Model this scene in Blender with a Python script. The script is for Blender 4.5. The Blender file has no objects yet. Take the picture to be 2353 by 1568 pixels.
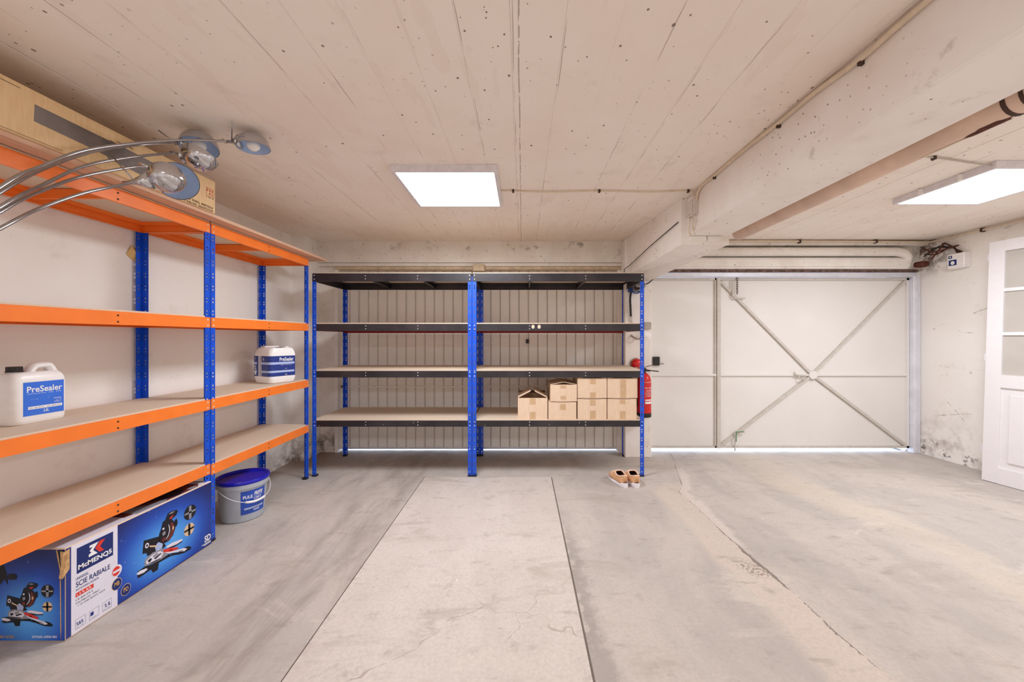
import bpy, bmesh, math, random
from mathutils import Vector, Matrix
random.seed(7)
PI = math.pi
S = bpy.context.scene
C = S.collection

# ------------------------------------------------------------------ camera, world, exposure
cam_d = bpy.data.cameras.new('camera')
cam_d.sensor_width = 36.0
cam_d.lens = 890.0 / 2353.0 * 36.0
cam_d.shift_x = -23.5 / 2353.0
cam_d.shift_y = -8.0 / 2353.0
cam_d.clip_start = 0.02
cam = bpy.data.objects.new('camera', cam_d)
cam.location = (0, 0, 1.25)
cam.rotation_euler = (PI / 2, 0, 0)
C.objects.link(cam)
S.camera = cam
W = bpy.data.worlds.new('sky')
S.world = W
W.use_nodes = True
_bg = W.node_tree.nodes['Background']
_bg.inputs[0].default_value = (0.62, 0.76, 1.0, 1)
_bg.inputs[1].default_value = 3.0
PANEL = 20.0                      # luminance of the ceiling panels
S.cycles.max_bounces = 14
S.cycles.diffuse_bounces = 7
S.cycles.transparent_max_bounces = 8
S.view_settings.view_transform = 'Standard'
S.view_settings.look = 'None'
S.view_settings.gamma = 1.0
S.view_settings.use_curve_mapping = False
S.view_settings.exposure = 0.76

# ------------------------------------------------------------------ helpers
def lin(c):
    return tuple(((v / 255) / 12.92 if v / 255 <= 0.04045 else ((v / 255 + 0.055) / 1.055) ** 2.4) for v in c) + (1,)

class NT:
    """small helper around a material's node tree"""
    def __init__(self, name):
        self.m = bpy.data.materials.new(name)
        self.m.use_nodes = True
        self.t = self.m.node_tree
        self.b = self.t.nodes['Principled BSDF']
    def n(self, typ, **kw):
        nd = self.t.nodes.new('ShaderNode' + typ)
        for k, v in kw.items():
            setattr(nd, k, v)
        return nd
    def l(self, a, b):
        self.t.links.new(a, b)
    def inp(self, sock, v):
        if hasattr(v, 'is_output') or isinstance(v, bpy.types.NodeSocket):
            self.l(v, sock)
        else:
            sock.default_value = v
    def math(self, op, a, b=0.0, c=0.0, clamp=False):
        nd = self.n('Math', operation=op, use_clamp=clamp)
        self.inp(nd.inputs[0], a); self.inp(nd.inputs[1], b); self.inp(nd.inputs[2], c)
        return nd.outputs[0]
    def pos(self):
        return self.n('NewGeometry').outputs['Position']
    def ocoord(self):
        return self.n('TexCoord').outputs['Object']
    def scale(self, v, s, off=(0, 0, 0)):
        nd = self.n('Mapping')
        self.l(v, nd.inputs[0])
        nd.inputs['Scale'].default_value = s
        nd.inputs['Location'].default_value = off
        return nd.outputs[0]
    def sep(self, v):
        nd = self.n('SeparateXYZ'); self.l(v, nd.inputs[0]); return nd.outputs
    def noise(self, v, sc, detail=4.0, rough=0.6, dist=0.0):
        nd = self.n('TexNoise'); self.l(v, nd.inputs['Vector'])
        nd.inputs['Scale'].default_value = sc; nd.inputs['Detail'].default_value = detail
        nd.inputs['Roughness'].default_value = rough; nd.inputs['Distortion'].default_value = dist
        return nd.outputs['Fac']
    def ramp(self, f, lo, hi, a=0.0, b=1.0):
        nd = self.n('MapRange', interpolation_type='SMOOTHSTEP')
        self.inp(nd.inputs[0], f)
        nd.inputs[1].default_value = lo; nd.inputs[2].default_value = hi
        nd.inputs[3].default_value = a; nd.inputs[4].default_value = b
        return nd.outputs[0]
    def mix(self, f, a, b):
        nd = self.n('Mix', data_type='RGBA')
        self.inp(nd.inputs[0], f); self.inp(nd.inputs[6], a); self.inp(nd.inputs[7], b)
        return nd.outputs[2]
    def curve(self, f, pts, lo, hi, vlo, vhi):
        """piecewise linear y(f) through pts"""
        mr = self.n('MapRange'); self.inp(mr.inputs[0], f)
        mr.inputs[1].default_value = lo; mr.inputs[2].default_value = hi
        fc = self.n('FloatCurve'); self.l(mr.outputs[0], fc.inputs[1])
        cv = fc.mapping.curves[0]
        pts = sorted(((p - lo) / (hi - lo), (q - vlo) / (vhi - vlo)) for p, q in pts)
        cv.points[0].location = pts[0]; cv.points[1].location = pts[-1]
        for p in pts[1:-1]:
            cv.points.new(*p)
        for p in cv.points:
            p.handle_type = 'VECTOR'
        fc.mapping.update()
        m2 = self.n('MapRange'); self.l(fc.outputs[0], m2.inputs[0])
        m2.inputs[3].default_value = vlo; m2.inputs[4].default_value = vhi
        return m2.outputs[0]
    def bump(self, h, strength=0.3, dist=0.01):
        nd = self.n('Bump'); self.inp(nd.inputs['Height'], h)
        nd.inputs['Strength'].default_value = strength; nd.inputs['Distance'].default_value = dist
        self.l(nd.outputs[0], self.b.inputs['Normal'])
    def done(self, col, rough=0.8, metal=0.0, spec=0.3):
        self.inp(self.b.inputs['Base Color'], col)
        self.inp(self.b.inputs['Roughness'], rough)
        self.b.inputs['Metallic'].default_value = metal
        self.b.inputs['Specular IOR Level'].default_value = spec
        return self.m

M = {}
def plain(name, rgb, rough=0.6, metal=0.0, spec=0.4, var=0.06, sc=25.0, bump=0.0):
    t = NT(name)
    c = lin(rgb)
    f = t.noise(t.ocoord(), sc, 3)
    d = tuple(x * (1 - var) for x in c[:3]) + (1,)
    e = tuple(min(1, x * (1 + var)) for x in c[:3]) + (1,)
    if bump: t.bump(f, bump, 0.003)
    M[name] = t.done(t.mix(t.ramp(f, .3, .7), d, e), rough, metal, spec)
    return M[name]

def pits(t, v, sc, thr, rad):
    vo = t.n('TexVoronoi'); t.l(v, vo.inputs['Vector']); vo.inputs['Scale'].default_value = sc
    cs = t.n('SeparateColor'); t.l(vo.outputs['Color'], cs.inputs[0])
    r = t.math('MULTIPLY', t.math('SUBTRACT', cs.outputs[0], thr), rad / (1 - thr))
    return t.math('LESS_THAN', vo.outputs['Distance'], r)

def concrete(name, a, b, dark, pitted=0.5, lines=False, stain=None, sc=1.6, rough=0.9):
    t = NT(name)
    P = t.pos()
    f = t.noise(P, sc, 3, .65)
    col = t.mix(t.ramp(f, .35, .68), lin(a), lin(b))
    h = t.noise(P, 40, 2)
    g = t.noise(P, 5, 3, .7)
    col = t.mix(t.ramp(g, .58, .75, 0, .22), col, lin((206, 190, 178)))
    if lines:
        x = t.sep(P)[0]
        w = t.math('MULTIPLY', t.math('SUBTRACT', t.noise(t.scale(P, (1, .8, 1)), 3, 2), .5), .012)
        q = t.math('DIVIDE', t.math('ADD', t.math('ADD', x, w), 10.0), .178)
        fr = t.math('ABSOLUTE', t.math('SUBTRACT', t.math('FRACT', q), .5))
        mask = t.math('GREATER_THAN', fr, .4895)
        brk = t.ramp(t.noise(t.scale(P, (30, 1.6, 1)), 2.2, 4), .44, .6)
        mask = t.math('MULTIPLY', mask, brk)
        wn = t.n('TexWhiteNoise', noise_dimensions='1D'); t.l(t.math('FLOOR', t.math('ADD', q, .5)), wn.inputs['W'])
        lc = t.mix(t.math('GREATER_THAN', wn.outputs['Value'], .62), lin((150, 130, 114)), lin((236, 214, 196)))
        col = t.mix(t.math('MULTIPLY', mask, .62), col, lc)
        wide = t.math('MULTIPLY', t.math('GREATER_THAN', t.noise(t.scale(P, (1.2, .25, 1)), 6, 3), .62), .12)
        col = t.mix(wide, col, lin((222, 196, 182)))
        # one open joint near the middle of the room
        mj = t.math('LESS_THAN', t.math('ABSOLUTE', t.math('ADD', t.math('SUBTRACT', x, -0.012), w)), .003)
        mj = t.math('MULTIPLY', mj, t.ramp(t.noise(t.scale(P, (60, 10, 1)), 2, 4), .38, .5))
        col = t.mix(t.math('MULTIPLY', mj, .55), col, lin((120, 96, 82)))
    if pitted:
        dens = t.ramp(t.noise(P, 1.3, 2), .38, .68)
        p1 = pits(t, t.scale(P, (1, .8, 1.2)), 20, .45, .13)
        p2 = pits(t, t.scale(P, (1.1, .9, 1), (3.3, 1, 2)), 34, .5, .17)
        pm = t.math('MULTIPLY', t.math('MAXIMUM', p1, t.math('MULTIPLY', p2, dens)), pitted)
        col = t.mix(pm, col, lin(dark))
    if stain:
        col = stain(t, P, col)
    t.bump(h, .25, .004)
    M[name] = t.done(col, rough)
    return M[name]

ORG = {}
def mesh_from(bm, name):
    me = bpy.data.meshes.new(name)
    bmesh.ops.recalc_face_normals(bm, faces=bm.faces[:])
    bm.to_mesh(me); bm.free()
    return me
def obj(name, bm, mat, parent=None, smooth=False, auto=None, local=False):
    """link a bmesh (world coordinates unless its thing is local) as one mesh object"""
    if parent is not None and any(ORG.get(parent, (0, 0, 0))) and not local:
        bmesh.ops.translate(bm, verts=bm.verts[:], vec=-Vector(ORG[parent]))
    me = mesh_from(bm, name)
    mats = mat if isinstance(mat, (list, tuple)) else [mat]
    for m in mats:
        me.materials.append(M[m] if isinstance(m, str) else m)
    if smooth:
        for p in me.polygons: p.use_smooth = True
    o = bpy.data.objects.new(name, me)
    C.objects.link(o)
    if auto:
        mod = None
        try:
            me.set_sharp_from_angle(angle=math.radians(auto))
        except Exception:
            pass
    if parent is not None:
        o.parent = parent
        ORG[o] = ORG.get(parent, (0, 0, 0))
    return o
def tag(o, label, cat, group=None):
    o['label'] = label; o['category'] = cat
    if group: o['group'] = group
    return o
def thing(name, label, cat, loc=(0, 0, 0), rotz=0.0, group=None, local=False):
    o = bpy.data.objects.new(name, None)
    o.empty_display_size = 0.1
    o.location = loc; o.rotation_euler = (0, 0, rotz)
    C.objects.link(o)
    ORG[o] = (0, 0, 0) if local else tuple(loc)
    return tag(o, label, cat, group)
def struct(name, bm, mat, label=None, parent=None, **kw):
    o = obj(name, bm, mat, parent, **kw)
    if parent is None: o['kind'] = 'structure'
    if label: o['label'] = label
    return o
def stuff(o):
    o['kind'] = 'stuff'
    return o
def B(*boxes, bevel=0.0, seg=1):
    bm = bmesh.new()
    for b in boxes: box(bm, *b)
    if bevel:
        bmesh.ops.bevel(bm, geom=bm.edges[:], offset=bevel, segments=seg, affect='EDGES', profile=.5)
    return bm
def box(bm, x0, x1, y0, y1, z0, z1):
    v = [bm.verts.new((x, y, z)) for x in (x0, x1) for y in (y0, y1) for z in (z0, z1)]
    for f in ((0, 1, 3, 2), (4, 6, 7, 5), (0, 4, 5, 1), (2, 3, 7, 6), (0, 2, 6, 4), (1, 5, 7, 3)):
        bm.faces.new([v[i] for i in f])
    return v
def hexa(bm, pts):
    """8 points: four of one end, four of the other, same order"""
    v = [bm.verts.new(p) for p in pts]
    for f in ((0, 1, 2, 3), (7, 6, 5, 4), (0, 4, 5, 1), (1, 5, 6, 2), (2, 6, 7, 3), (3, 7, 4, 0)):
        bm.faces.new([v[i] for i in f])
def loft(bm, loops, cap=(True, True)):
    vl = [[bm.verts.new(p) for p in L] for L in loops]
    n = len(vl[0])
    for a, b in zip(vl, vl[1:]):
        for i in range(n):
            bm.faces.new((a[i], a[(i + 1) % n], b[(i + 1) % n], b[i]))
    if cap[0]: bm.faces.new(vl[0][::-1])
    if cap[1]: bm.faces.new(vl[-1])
    return vl
def lathe(bm, prof, c=(0, 0, 0), n=24, axis=(0, 0, 1), cap=(True, True)):
    q = Vector((0, 0, 1)).rotation_difference(Vector(axis).normalized())
    c = Vector(c)
    loft(bm, [[c + q @ Vector((r * math.cos(2 * PI * i / n), r * math.sin(2 * PI * i / n), z)) for i in range(n)] for r, z in prof], cap)
def tube(bm, pts, r, n=8, rs=None):
    pts = [Vector(p) for p in pts]
    loops = []
    up = None
    for i, p in enumerate(pts):
        a = pts[max(0, i - 1)]; b = pts[min(len(pts) - 1, i + 1)]
        d = (b - a).normalized()
        if up is None:
            up = d.orthogonal().normalized()
        up = (up - d * up.dot(d)).normalized()
        s = d.cross(up)
        rr = rs[i] if rs else r
        loops.append([p + (up * math.cos(2 * PI * k / n) + s * math.sin(2 * PI * k / n)) * rr for k in range(n)])
    loft(bm, loops)
def smooth_path(pts, k=6):
    """Catmull-Rom through pts"""
    P = [Vector(p) for p in pts]
    P = [P[0] * 2 - P[1]] + P + [P[-1] * 2 - P[-2]]
    out = []
    for i in range(1, len(P) - 2):
        for j in range(k):
            t = j / k
            out.append(0.5 * ((2 * P[i]) + (P[i + 1] - P[i - 1]) * t + (2 * P[i - 1] - 5 * P[i] + 4 * P[i + 1] - P[i + 2]) * t * t + (3 * P[i] - P[i - 1] - 3 * P[i + 1] + P[i + 2]) * t ** 3))
    out.append(P[-2])
    return out
def T(*pts, r=.005, n=8, k=0):
    bm = bmesh.new()
    tube(bm, smooth_path(pts, k) if k else pts, r, n)
    return bm
def bar(bm, a, b, w, d, nrm):
    """rectangular bar from a to b: width w in the plane, depth d along nrm"""
    a, b, nrm = Vector(a), Vector(b), Vector(nrm).normalized()
    s = (b - a).normalized().cross(nrm).normalized()
    hexa(bm, [a - s * w / 2, a + s * w / 2, a + s * w / 2 + nrm * d, a - s * w / 2 + nrm * d,
              b - s * w / 2, b + s * w / 2, b + s * w / 2 + nrm * d, b - s * w / 2 + nrm * d])
def rrect(w, d, r, z, n=5, cx=0, cy=0, far=None):
    r0 = min(r, w / 2 - 1e-4, d / 2 - 1e-4)
    out = []
    for sx, sy, a0 in ((1, 1, 0), (-1, 1, PI / 2), (-1, -1, PI), (1, -1, 3 * PI / 2)):
        r = far if (far and sx > 0 and sy > 0) else r0
        for i in range(n):
            a = a0 + PI / 2 * i / (n - 1)
            out.append((cx + sx * (w / 2 - r) + r * math.cos(a), cy + sy * (d / 2 - r) + r * math.sin(a), z))
    return out

# flat print: polygons, circles and letters lying on a surface given by a mapping (a, b, lift) -> point
def plane(o, ea, eb):
    o, ea, eb = Vector(o), Vector(ea), Vector(eb)
    n = ea.cross(eb).normalized()
    return lambda a, b, h: o + ea * a + eb * b + n * h
def poly(bm, mp, pts, h=.0006):
    a = sum(pts[i][0] * pts[(i + 1) % len(pts)][1] - pts[(i + 1) % len(pts)][0] * pts[i][1] for i in range(len(pts)))
    if a < 0: pts = pts[::-1]
    top = [bm.verts.new(mp(p[0], p[1], h)) for p in pts]
    bot = [bm.verts.new(mp(p[0], p[1], h - .0004)) for p in pts]
    bm.faces.new(top)
    n = len(pts)
    for i in range(n):
        bm.faces.new((bot[i], bot[(i + 1) % n], top[(i + 1) % n], top[i]))
def rect(a0, a1, b0, b1, n=1):
    return [(a0 + (a1 - a0) * i / n, b0) for i in range(n + 1)] + [(a1 - (a1 - a0) * i / n, b1) for i in range(n + 1)]
def disc(a, b, r, ry=None, n=24):
    ry = ry or r
    return [(a + r * math.cos(2 * PI * i / n), b + ry * math.sin(2 * PI * i / n)) for i in range(n)]
_tc = {}
def letters(bm, mp, txt, a0, a1, b0, b1, h=.0008, bold=.0, shear=0.0):
    """real lettering, fitted into the rectangle a0..a1 x b0..b1"""
    key = (txt, bold, shear)
    if key not in _tc:
        cu = bpy.data.curves.new('lettering', 'FONT')
        cu.body = txt; cu.offset = bold; cu.shear = shear; cu.resolution_u = 3
        o = bpy.data.objects.new('lettering', cu); C.objects.link(o)
        bpy.context.view_layer.update()
        me = bpy.data.meshes.new_from_object(o.evaluated_get(bpy.context.evaluated_depsgraph_get()))
        _tc[key] = ([v.co.copy() for v in me.vertices], [tuple(p.vertices) for p in me.polygons])
        bpy.data.objects.remove(o); bpy.data.meshes.remove(me); bpy.data.curves.remove(cu)
    vs, fs = _tc[key]
    x0 = min(v.x for v in vs); x1 = max(v.x for v in vs); y0 = min(v.y for v in vs); y1 = max(v.y for v in vs)
    nv = [bm.verts.new(mp(a0 + (v.x - x0) / (x1 - x0) * (a1 - a0), b0 + (v.y - y0) / (y1 - y0) * (b1 - b0), h)) for v in vs]
    for f in fs:
        try: bm.faces.new([nv[i] for i in f])
        except ValueError: pass
def scribble(bm, mp, a0, a1, b0, b1, n=14, h=.0008, rng=random.Random(3)):
    """a line of print too small to read: short strokes of letter height"""
    x = a0
    w = (a1 - a0) / n
    for i in range(n):
        if rng.random() < .14: x += w; continue
        k = rng.choice((0, 1, 2))
        if k == 0: poly(bm, mp, rect(x, x + w * .25, b0, b1), h); poly(bm, mp, rect(x + w * .25, x + w * .75, b0, b0 + (b1 - b0) * .25), h)
        elif k == 1: poly(bm, mp, rect(x, x + w * .22, b0, b1), h); poly(bm, mp, rect(x + w * .5, x + w * .72, b0, b1), h)
        else: poly(bm, mp, rect(x, x + w * .75, b1 - (b1 - b0) * .25, b1), h); poly(bm, mp, rect(x + w * .25, x + w * .5, b0, b1 - (b1 - b0) * .25), h)
        x += w

# ------------------------------------------------------------------ materials
def stain_left(t, P, col):
    x, y, z = t.sep(P)
    n = t.noise(P, 6, 6, .7)
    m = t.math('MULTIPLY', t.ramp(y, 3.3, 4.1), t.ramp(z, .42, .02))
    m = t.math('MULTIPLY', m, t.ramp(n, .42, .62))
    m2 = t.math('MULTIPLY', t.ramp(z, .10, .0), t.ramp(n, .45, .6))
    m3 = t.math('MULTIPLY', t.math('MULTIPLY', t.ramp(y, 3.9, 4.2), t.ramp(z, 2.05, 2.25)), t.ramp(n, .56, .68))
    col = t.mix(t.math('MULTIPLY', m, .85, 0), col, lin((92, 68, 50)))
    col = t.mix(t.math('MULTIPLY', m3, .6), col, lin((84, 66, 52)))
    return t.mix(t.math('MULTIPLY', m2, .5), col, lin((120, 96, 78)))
def stain_right(t, P, col):
    x, y, z = t.sep(P)
    n = t.noise(P, 5, 6, .7)
    k = t.noise(t.scale(P, (1, 1, 1), (4, 2, 1)), 14, 6, .7)
    low = t.math('MULTIPLY', t.ramp(z, .55, .08), t.ramp(y, 3.2, 3.9))
    m = t.math('MULTIPLY', low, t.ramp(n, .44, .66))
    col = t.mix(t.math('MULTIPLY', m, .55), col, lin((150, 132, 118)))
    s = t.math('MULTIPLY', t.math('MULTIPLY', t.ramp(z, .30, .05), t.ramp(y, 3.3, 3.9)), t.ramp(k, .56, .62))
    col = t.mix(t.math('MULTIPLY', s, .8), col, lin((96, 76, 64)))
    # hairline cracks in the plaster
    vo = t.n('TexVoronoi', feature='DISTANCE_TO_EDGE')
    t.l(t.scale(P, (1, .7, 1.6)), vo.inputs['Vector']); vo.inputs['Scale'].default_value = 2.3
    cr = t.math('MULTIPLY', t.math('LESS_THAN', t.math('ADD', vo.outputs['Distance'], t.math('MULTIPLY', t.math('SUBTRACT', k, .5), .09)), .005), t.ramp(n, .54, .6))
    col = t.mix(t.math('MULTIPLY', cr, .45), col, lin((120, 100, 88)))
    top = t.math('MULTIPLY', t.math('MULTIPLY', t.ramp(z, 1.85, 2.1), t.ramp(y, 3.75, 4.1)), t.ramp(k, .44, .56))
    return t.mix(t.math('MULTIPLY', top, .85), col, lin((104, 74, 54)))
def stain_beam(t, P, col):
    n = t.noise(P, 7, 6, .7)
    return t.mix(t.ramp(n, .6, .72, 0, .35), col, lin((160, 140, 124)))

concrete('ceiling_concrete', (247, 238, 228), (244, 231, 220), (104, 84, 74), .8, lines=True)
concrete('wall_plaster', (246, 242, 237), (243, 237, 230), (150, 130, 115), .12, stain=stain_left)
concrete('wall_plaster_right', (247, 243, 238), (244, 239, 233), (150, 130, 115), .15, stain=stain_right)
concrete('beam_concrete', (246, 241, 236), (241, 232, 224), (88, 72, 62), .9, stain=stain_beam, sc=2.5)
concrete('lintel_concrete', (240, 235, 228), (231, 223, 214), (90, 70, 58), .8, stain=stain_left, sc=4)

def floor_mat(name, a, b, slab=False):
    t = NT(name)
    P = t.pos()
    x, y, z = t.sep(P)
    n1 = t.noise(t.scale(P, (1.0, .45, 1)), 2.2, 4, .68, .4)
    n2 = t.noise(t.scale(P, (.55, 1.5, 1)), 2.6, 4, .65, .8)
    n3 = t.noise(P, 60, 2, .7)
    n4 = t.noise(P, 10, 4, .72)
    col = t.mix(t.ramp(n1, .38, .64), lin(a), lin(b))
    col = t.mix(t.ramp(n2, .54, .7, 0, .55), col, lin((172, 160, 148)))
    col = t.mix(t.ramp(n2, .4, .3, 0, .6), col, lin((214, 203, 192)))
    col = t.mix(t.ramp(n4, .55, .72, 0, .4), col, lin((158, 148, 140)))
    if not slab:
        # oily drag marks beside the left joint and a dirty strip on the right of the slab
        d = t.math('ADD', x, t.math('MULTIPLY', t.math('SUBTRACT', n1, .5), .5))
        n5 = t.noise(t.scale(P, (2.6, .5, 1), (1, 3, 0)), 2.4, 4, .7, .5)
        m = t.math('MULTIPLY', t.math('MULTIPLY', t.ramp(d, -1.34, -1.16), t.ramp(d, -.82, -.94)), t.ramp(n5, .3, .66))
        col = t.mix(t.math('MULTIPLY', m, .6), col, lin((138, 127, 118)))
        m = t.math('MULTIPLY', t.math('MULTIPLY', t.ramp(d, -1.75, -1.55), t.ramp(d, -1.3, -1.45)), t.ramp(n5, .48, .68))
        col = t.mix(t.math('MULTIPLY', m, .5), col, lin((144, 136, 132)))
        d2 = t.math('ADD', x, t.math('MULTIPLY', t.math('SUBTRACT', n4, .5), .25))
        m = t.math('MULTIPLY', t.math('MULTIPLY', t.ramp(d2, .25, .28), t.ramp(d2, .37, .3)), t.ramp(y, 2.9, 2.2))
        col = t.mix(t.math('MULTIPLY', m, .5), col, lin((134, 126, 120)))
        # mortar repair along a wandering crack
        crk = [(1.2, 1.36), (1.405, 1.346), (1.504, 1.342), (1.634, 1.332), (1.818, 1.331), (2.029, 1.318), (2.239, 1.294), (2.582, 1.287), (2.914, 1.283), (3.135, 1.27), (3.294, 1.36), (3.667, 1.46), (3.989, 1.56), (4.2, 1.6)]
        cx = t.curve(y, crk, 1.2, 4.2, 1.0, 1.7)
        wob = t.math('MULTIPLY', t.math('SUBTRACT', n4, .5), .06)
        e = t.math('ADD', t.math('SUBTRACT', x, cx), wob)
        e2 = t.math('ADD', e, t.math('MULTIPLY', t.math('SUBTRACT', n1, .5), .22))
        pm = t.math('MULTIPLY', t.ramp(e2, -.24, -.17), t.ramp(e, .012, .0))
        pm = t.math('MULTIPLY', pm, t.ramp(y, 3.5, 3.1))
        col = t.mix(t.math('MULTIPLY', pm, .75), col, lin((212, 197, 184)))
        pr = t.math('MULTIPLY', t.math('MULTIPLY', t.ramp(e2, .09, .05), t.ramp(e, -.005, .01)), t.math('MULTIPLY', t.ramp(y, 2.2, 2.4), t.ramp(y, 3.9, 3.4)))
        col = t.mix(t.math('MULTIPLY', pr, .6), col, lin((224, 212, 202)))
        wd = t.math('MULTIPLY', t.math('MULTIPLY', t.ramp(y, 1.9, 2.05), t.ramp(y, 2.45, 2.25)), .008)
        ck = t.math('LESS_THAN', t.math('ABSOLUTE', e), t.math('ADD', t.math('MULTIPLY', t.ramp(n4, .4, .6), .004), wd))
        col = t.mix(t.math('MULTIPLY', ck, .75), col, lin((96, 84, 76)))
        hole = t.math('MULTIPLY', t.math('MULTIPLY', t.ramp(e2, -.16, -.08), t.ramp(e, .0, -.02)), t.math('MULTIPLY', t.math('MULTIPLY', t.ramp(y, 1.98, 2.06), t.ramp(y, 2.2, 2.12)), t.ramp(n3, .45, .6)))
        col = t.mix(t.math('MULTIPLY', hole, .7), col, lin((112, 90, 78)))
        # pale yellowish trail on the right
        ba = [(1.5, 2.46), (1.85, 2.5), (2.03, 2.50), (2.206, 2.54), (2.37, 2.54), (2.55, 2.49), (2.74, 2.42), (3.07, 2.33), (3.34, 2.26), (3.85, 2.28), (4.2, 2.26)]
        bx = t.curve(y, ba, 1.5, 4.2, 2.0, 2.8)
        e3 = t.math('ABSOLUTE', t.math('ADD', t.math('SUBTRACT', x, bx), t.math('MULTIPLY', t.math('SUBTRACT', n1, .5), .45)))
        col = t.mix(t.math('MULTIPLY', t.ramp(e3, .22, .1, 0, .5), t.ramp(n2, .35, .6, .4, 1)), col, lin((212, 198, 178)))
        col = t.mix(t.math('MULTIPLY', t.ramp(y, 3.55, 4.0), t.math('MULTIPLY', t.ramp(x, 1.1, .6), t.ramp(n1, .3, .6, .35, .6))), col, lin((142, 126, 112)))  # shade under the black rack, painted into the floor colour
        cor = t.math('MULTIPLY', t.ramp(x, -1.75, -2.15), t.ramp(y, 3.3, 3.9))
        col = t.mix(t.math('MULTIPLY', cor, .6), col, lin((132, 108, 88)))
    else:
        vo = t.n('TexVoronoi', feature='DISTANCE_TO_EDGE')
        wv = t.n('VectorMath', operation='ADD'); t.l(P, wv.inputs[0])
        nv = t.n('TexNoise'); t.l(P, nv.inputs['Vector']); nv.inputs['Scale'].default_value = 5
        sc = t.n('VectorMath', operation='SCALE'); t.l(nv.outputs['Color'], sc.inputs[0]); sc.inputs['Scale'].default_value = .25
        t.l(sc.outputs[0], wv.inputs[1]); t.l(wv.outputs[0], vo.inputs['Vector']); vo.inputs['Scale'].default_value = 1.6
        ck = t.math('MULTIPLY', t.math('LESS_THAN', vo.outputs['Distance'], .004), t.math('MULTIPLY', t.ramp(n2, .45, .55), t.ramp(y, 2.1, 1.7)))
        col = t.mix(t.math('MULTIPLY', ck, .5), col, lin((140, 120, 106)))
    n6 = t.noise(t.scale(P, (1.0, 2.4, 1), (7, 2, 0)), 4.2, 4, .66, .3)
    col = t.mix(t.ramp(n6, .58, .72, 0, .42), col, lin((146, 136, 126)))
    sp = pits(t, P, 9, .86, .035)
    col = t.mix(t.math('MULTIPLY', sp, .7), col, lin((70, 60, 54)))
    wp = pits(t, t.scale(P, (1, .6, 1), (5, 5, 0)), 6, .8, .06)
    col = t.mix(t.math('MULTIPLY', wp, .55), col, lin((240, 232, 224)))
    col = t.mix(t.ramp(n3, .35, .7, 0, .22), col, lin((164, 150, 140)))
    t.bump(n3, .2, .004)
    M[name] = t.done(col, t.ramp(n4, .3, .7, .55, .8), 0, .35)
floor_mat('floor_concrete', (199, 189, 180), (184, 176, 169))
floor_mat('floor_slab', (212, 202, 193), (204, 193, 184), slab=True)
plain('joint_dirt', (140, 126, 114), .95)
plain('outside_paving', (214, 214, 216), .9)
plain('orange', (253, 129, 46), .42, 0, .45, .05, 9)
plain('orange_dark', (196, 56, 14), .5, 0, .4, .05, 9)
plain('blue', (16, 82, 212), .38, .1, .5, .12, 14)
plain('rivet_silver', (226, 224, 222), .35, .6)
plain('black_foot', (34, 32, 34), .7)
def black_mat():
    t = NT('black_beam'); P = t.ocoord()
    n = t.noise(t.scale(P, (1, 1, 1)), 4, 4)
    col = t.mix(t.ramp(n, .35, .7), lin((40, 36, 40)), lin((58, 52, 55)))
    sc = pits(t, t.scale(P, (1, 1, .5)), 26, .78, .14)
    col = t.mix(t.math('MULTIPLY', sc, .55), col, lin((180, 172, 168)))
    M['black_beam'] = t.done(col, .42, .2, .5)
black_mat()
plain('red_beam', (150, 26, 20), .45)
def board_mat():
    t = NT('chipboard'); P = t.ocoord()
    n = t.noise(P, 260, 3, .7); g = t.noise(P, 6, 4)
    col = t.mix(t.ramp(n, .3, .75), lin((226, 207, 186)), lin((212, 192, 170)))
    col = t.mix(t.ramp(g, .4, .75, 0, .3), col, lin((222, 202, 178)))
    M['chipboard'] = t.done(col, .75)
board_mat()
def ply_mat():
    t = NT('plywood'); P = t.ocoord()
    n = t.noise(t.scale(P, (18, 1.2, 60)), 3, 5, .6)
    M['plywood'] = t.done(t.mix(t.ramp(n, .3, .7), lin((226, 188, 160)), lin((208, 166, 138))), .7)
ply_mat()
def kraft(name, a, b):
    t = NT(name); P = t.ocoord()
    n = t.noise(t.scale(P, (1, 1, .15)), 90, 3); g = t.noise(P, 5, 3)
    col = t.mix(t.ramp(n, .3, .7), lin(a), lin(b))
    M[name] = t.done(t.mix(t.ramp(g, .4, .7, 0, .2), col, lin((226, 194, 156))), .8)
kraft('kraft', (234, 208, 182), (226, 198, 170))
kraft('kraft_long', (234, 202, 156), (226, 190, 142))
plain('kraft_inside', (150, 116, 84), .9)
plain('tape_brown', (206, 172, 134), .45, 0, .5)
plain('tape_grey', (118, 108, 104), .5, 0, .4, .3, 5)
plain('ink_brown', (96, 66, 46), .8)
plain('ink_red', (196, 70, 50), .8)
plain('chrome', (196, 196, 200), .07, 1.0, .5, .01)
plain('brushed_steel', (176, 172, 172), .24, 1.0, .5, .05)
plain('shade_inside', (188, 208, 238), .35, 0, .5, .02)
plain('frosted_bulb', (236, 232, 226), .5)
plain('white_plastic', (244, 240, 238), .35, 0, .5, .02)
plain('black_plastic', (40, 34, 32), .4)
plain('label_blue', (58, 116, 226), .4, 0, .5, .02)
plain('label_navy', (30, 52, 132), .4, 0, .5, .04)
plain('label_pale', (176, 192, 232), .4, 0, .5, .02)
plain('print_white', (246, 244, 244), .5, 0, .4, .01)
plain('lid_blue', (24, 26, 176), .3, 0, .5, .1, 8)
plain('bucket_grey', (178, 184, 194), .42, 0, .45, .03)
plain('print_black', (22, 20, 28), .45)
plain('print_navy', (24, 44, 110), .45)
plain('print_red', (222, 58, 44), .45)
plain('print_gold', (214, 168, 92), .5)
plain('print_grey', (150, 148, 156), .5)
plain('print_brown', (112, 46, 42), .5)
plain('print_tan', (228, 196, 160), .5)
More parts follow.
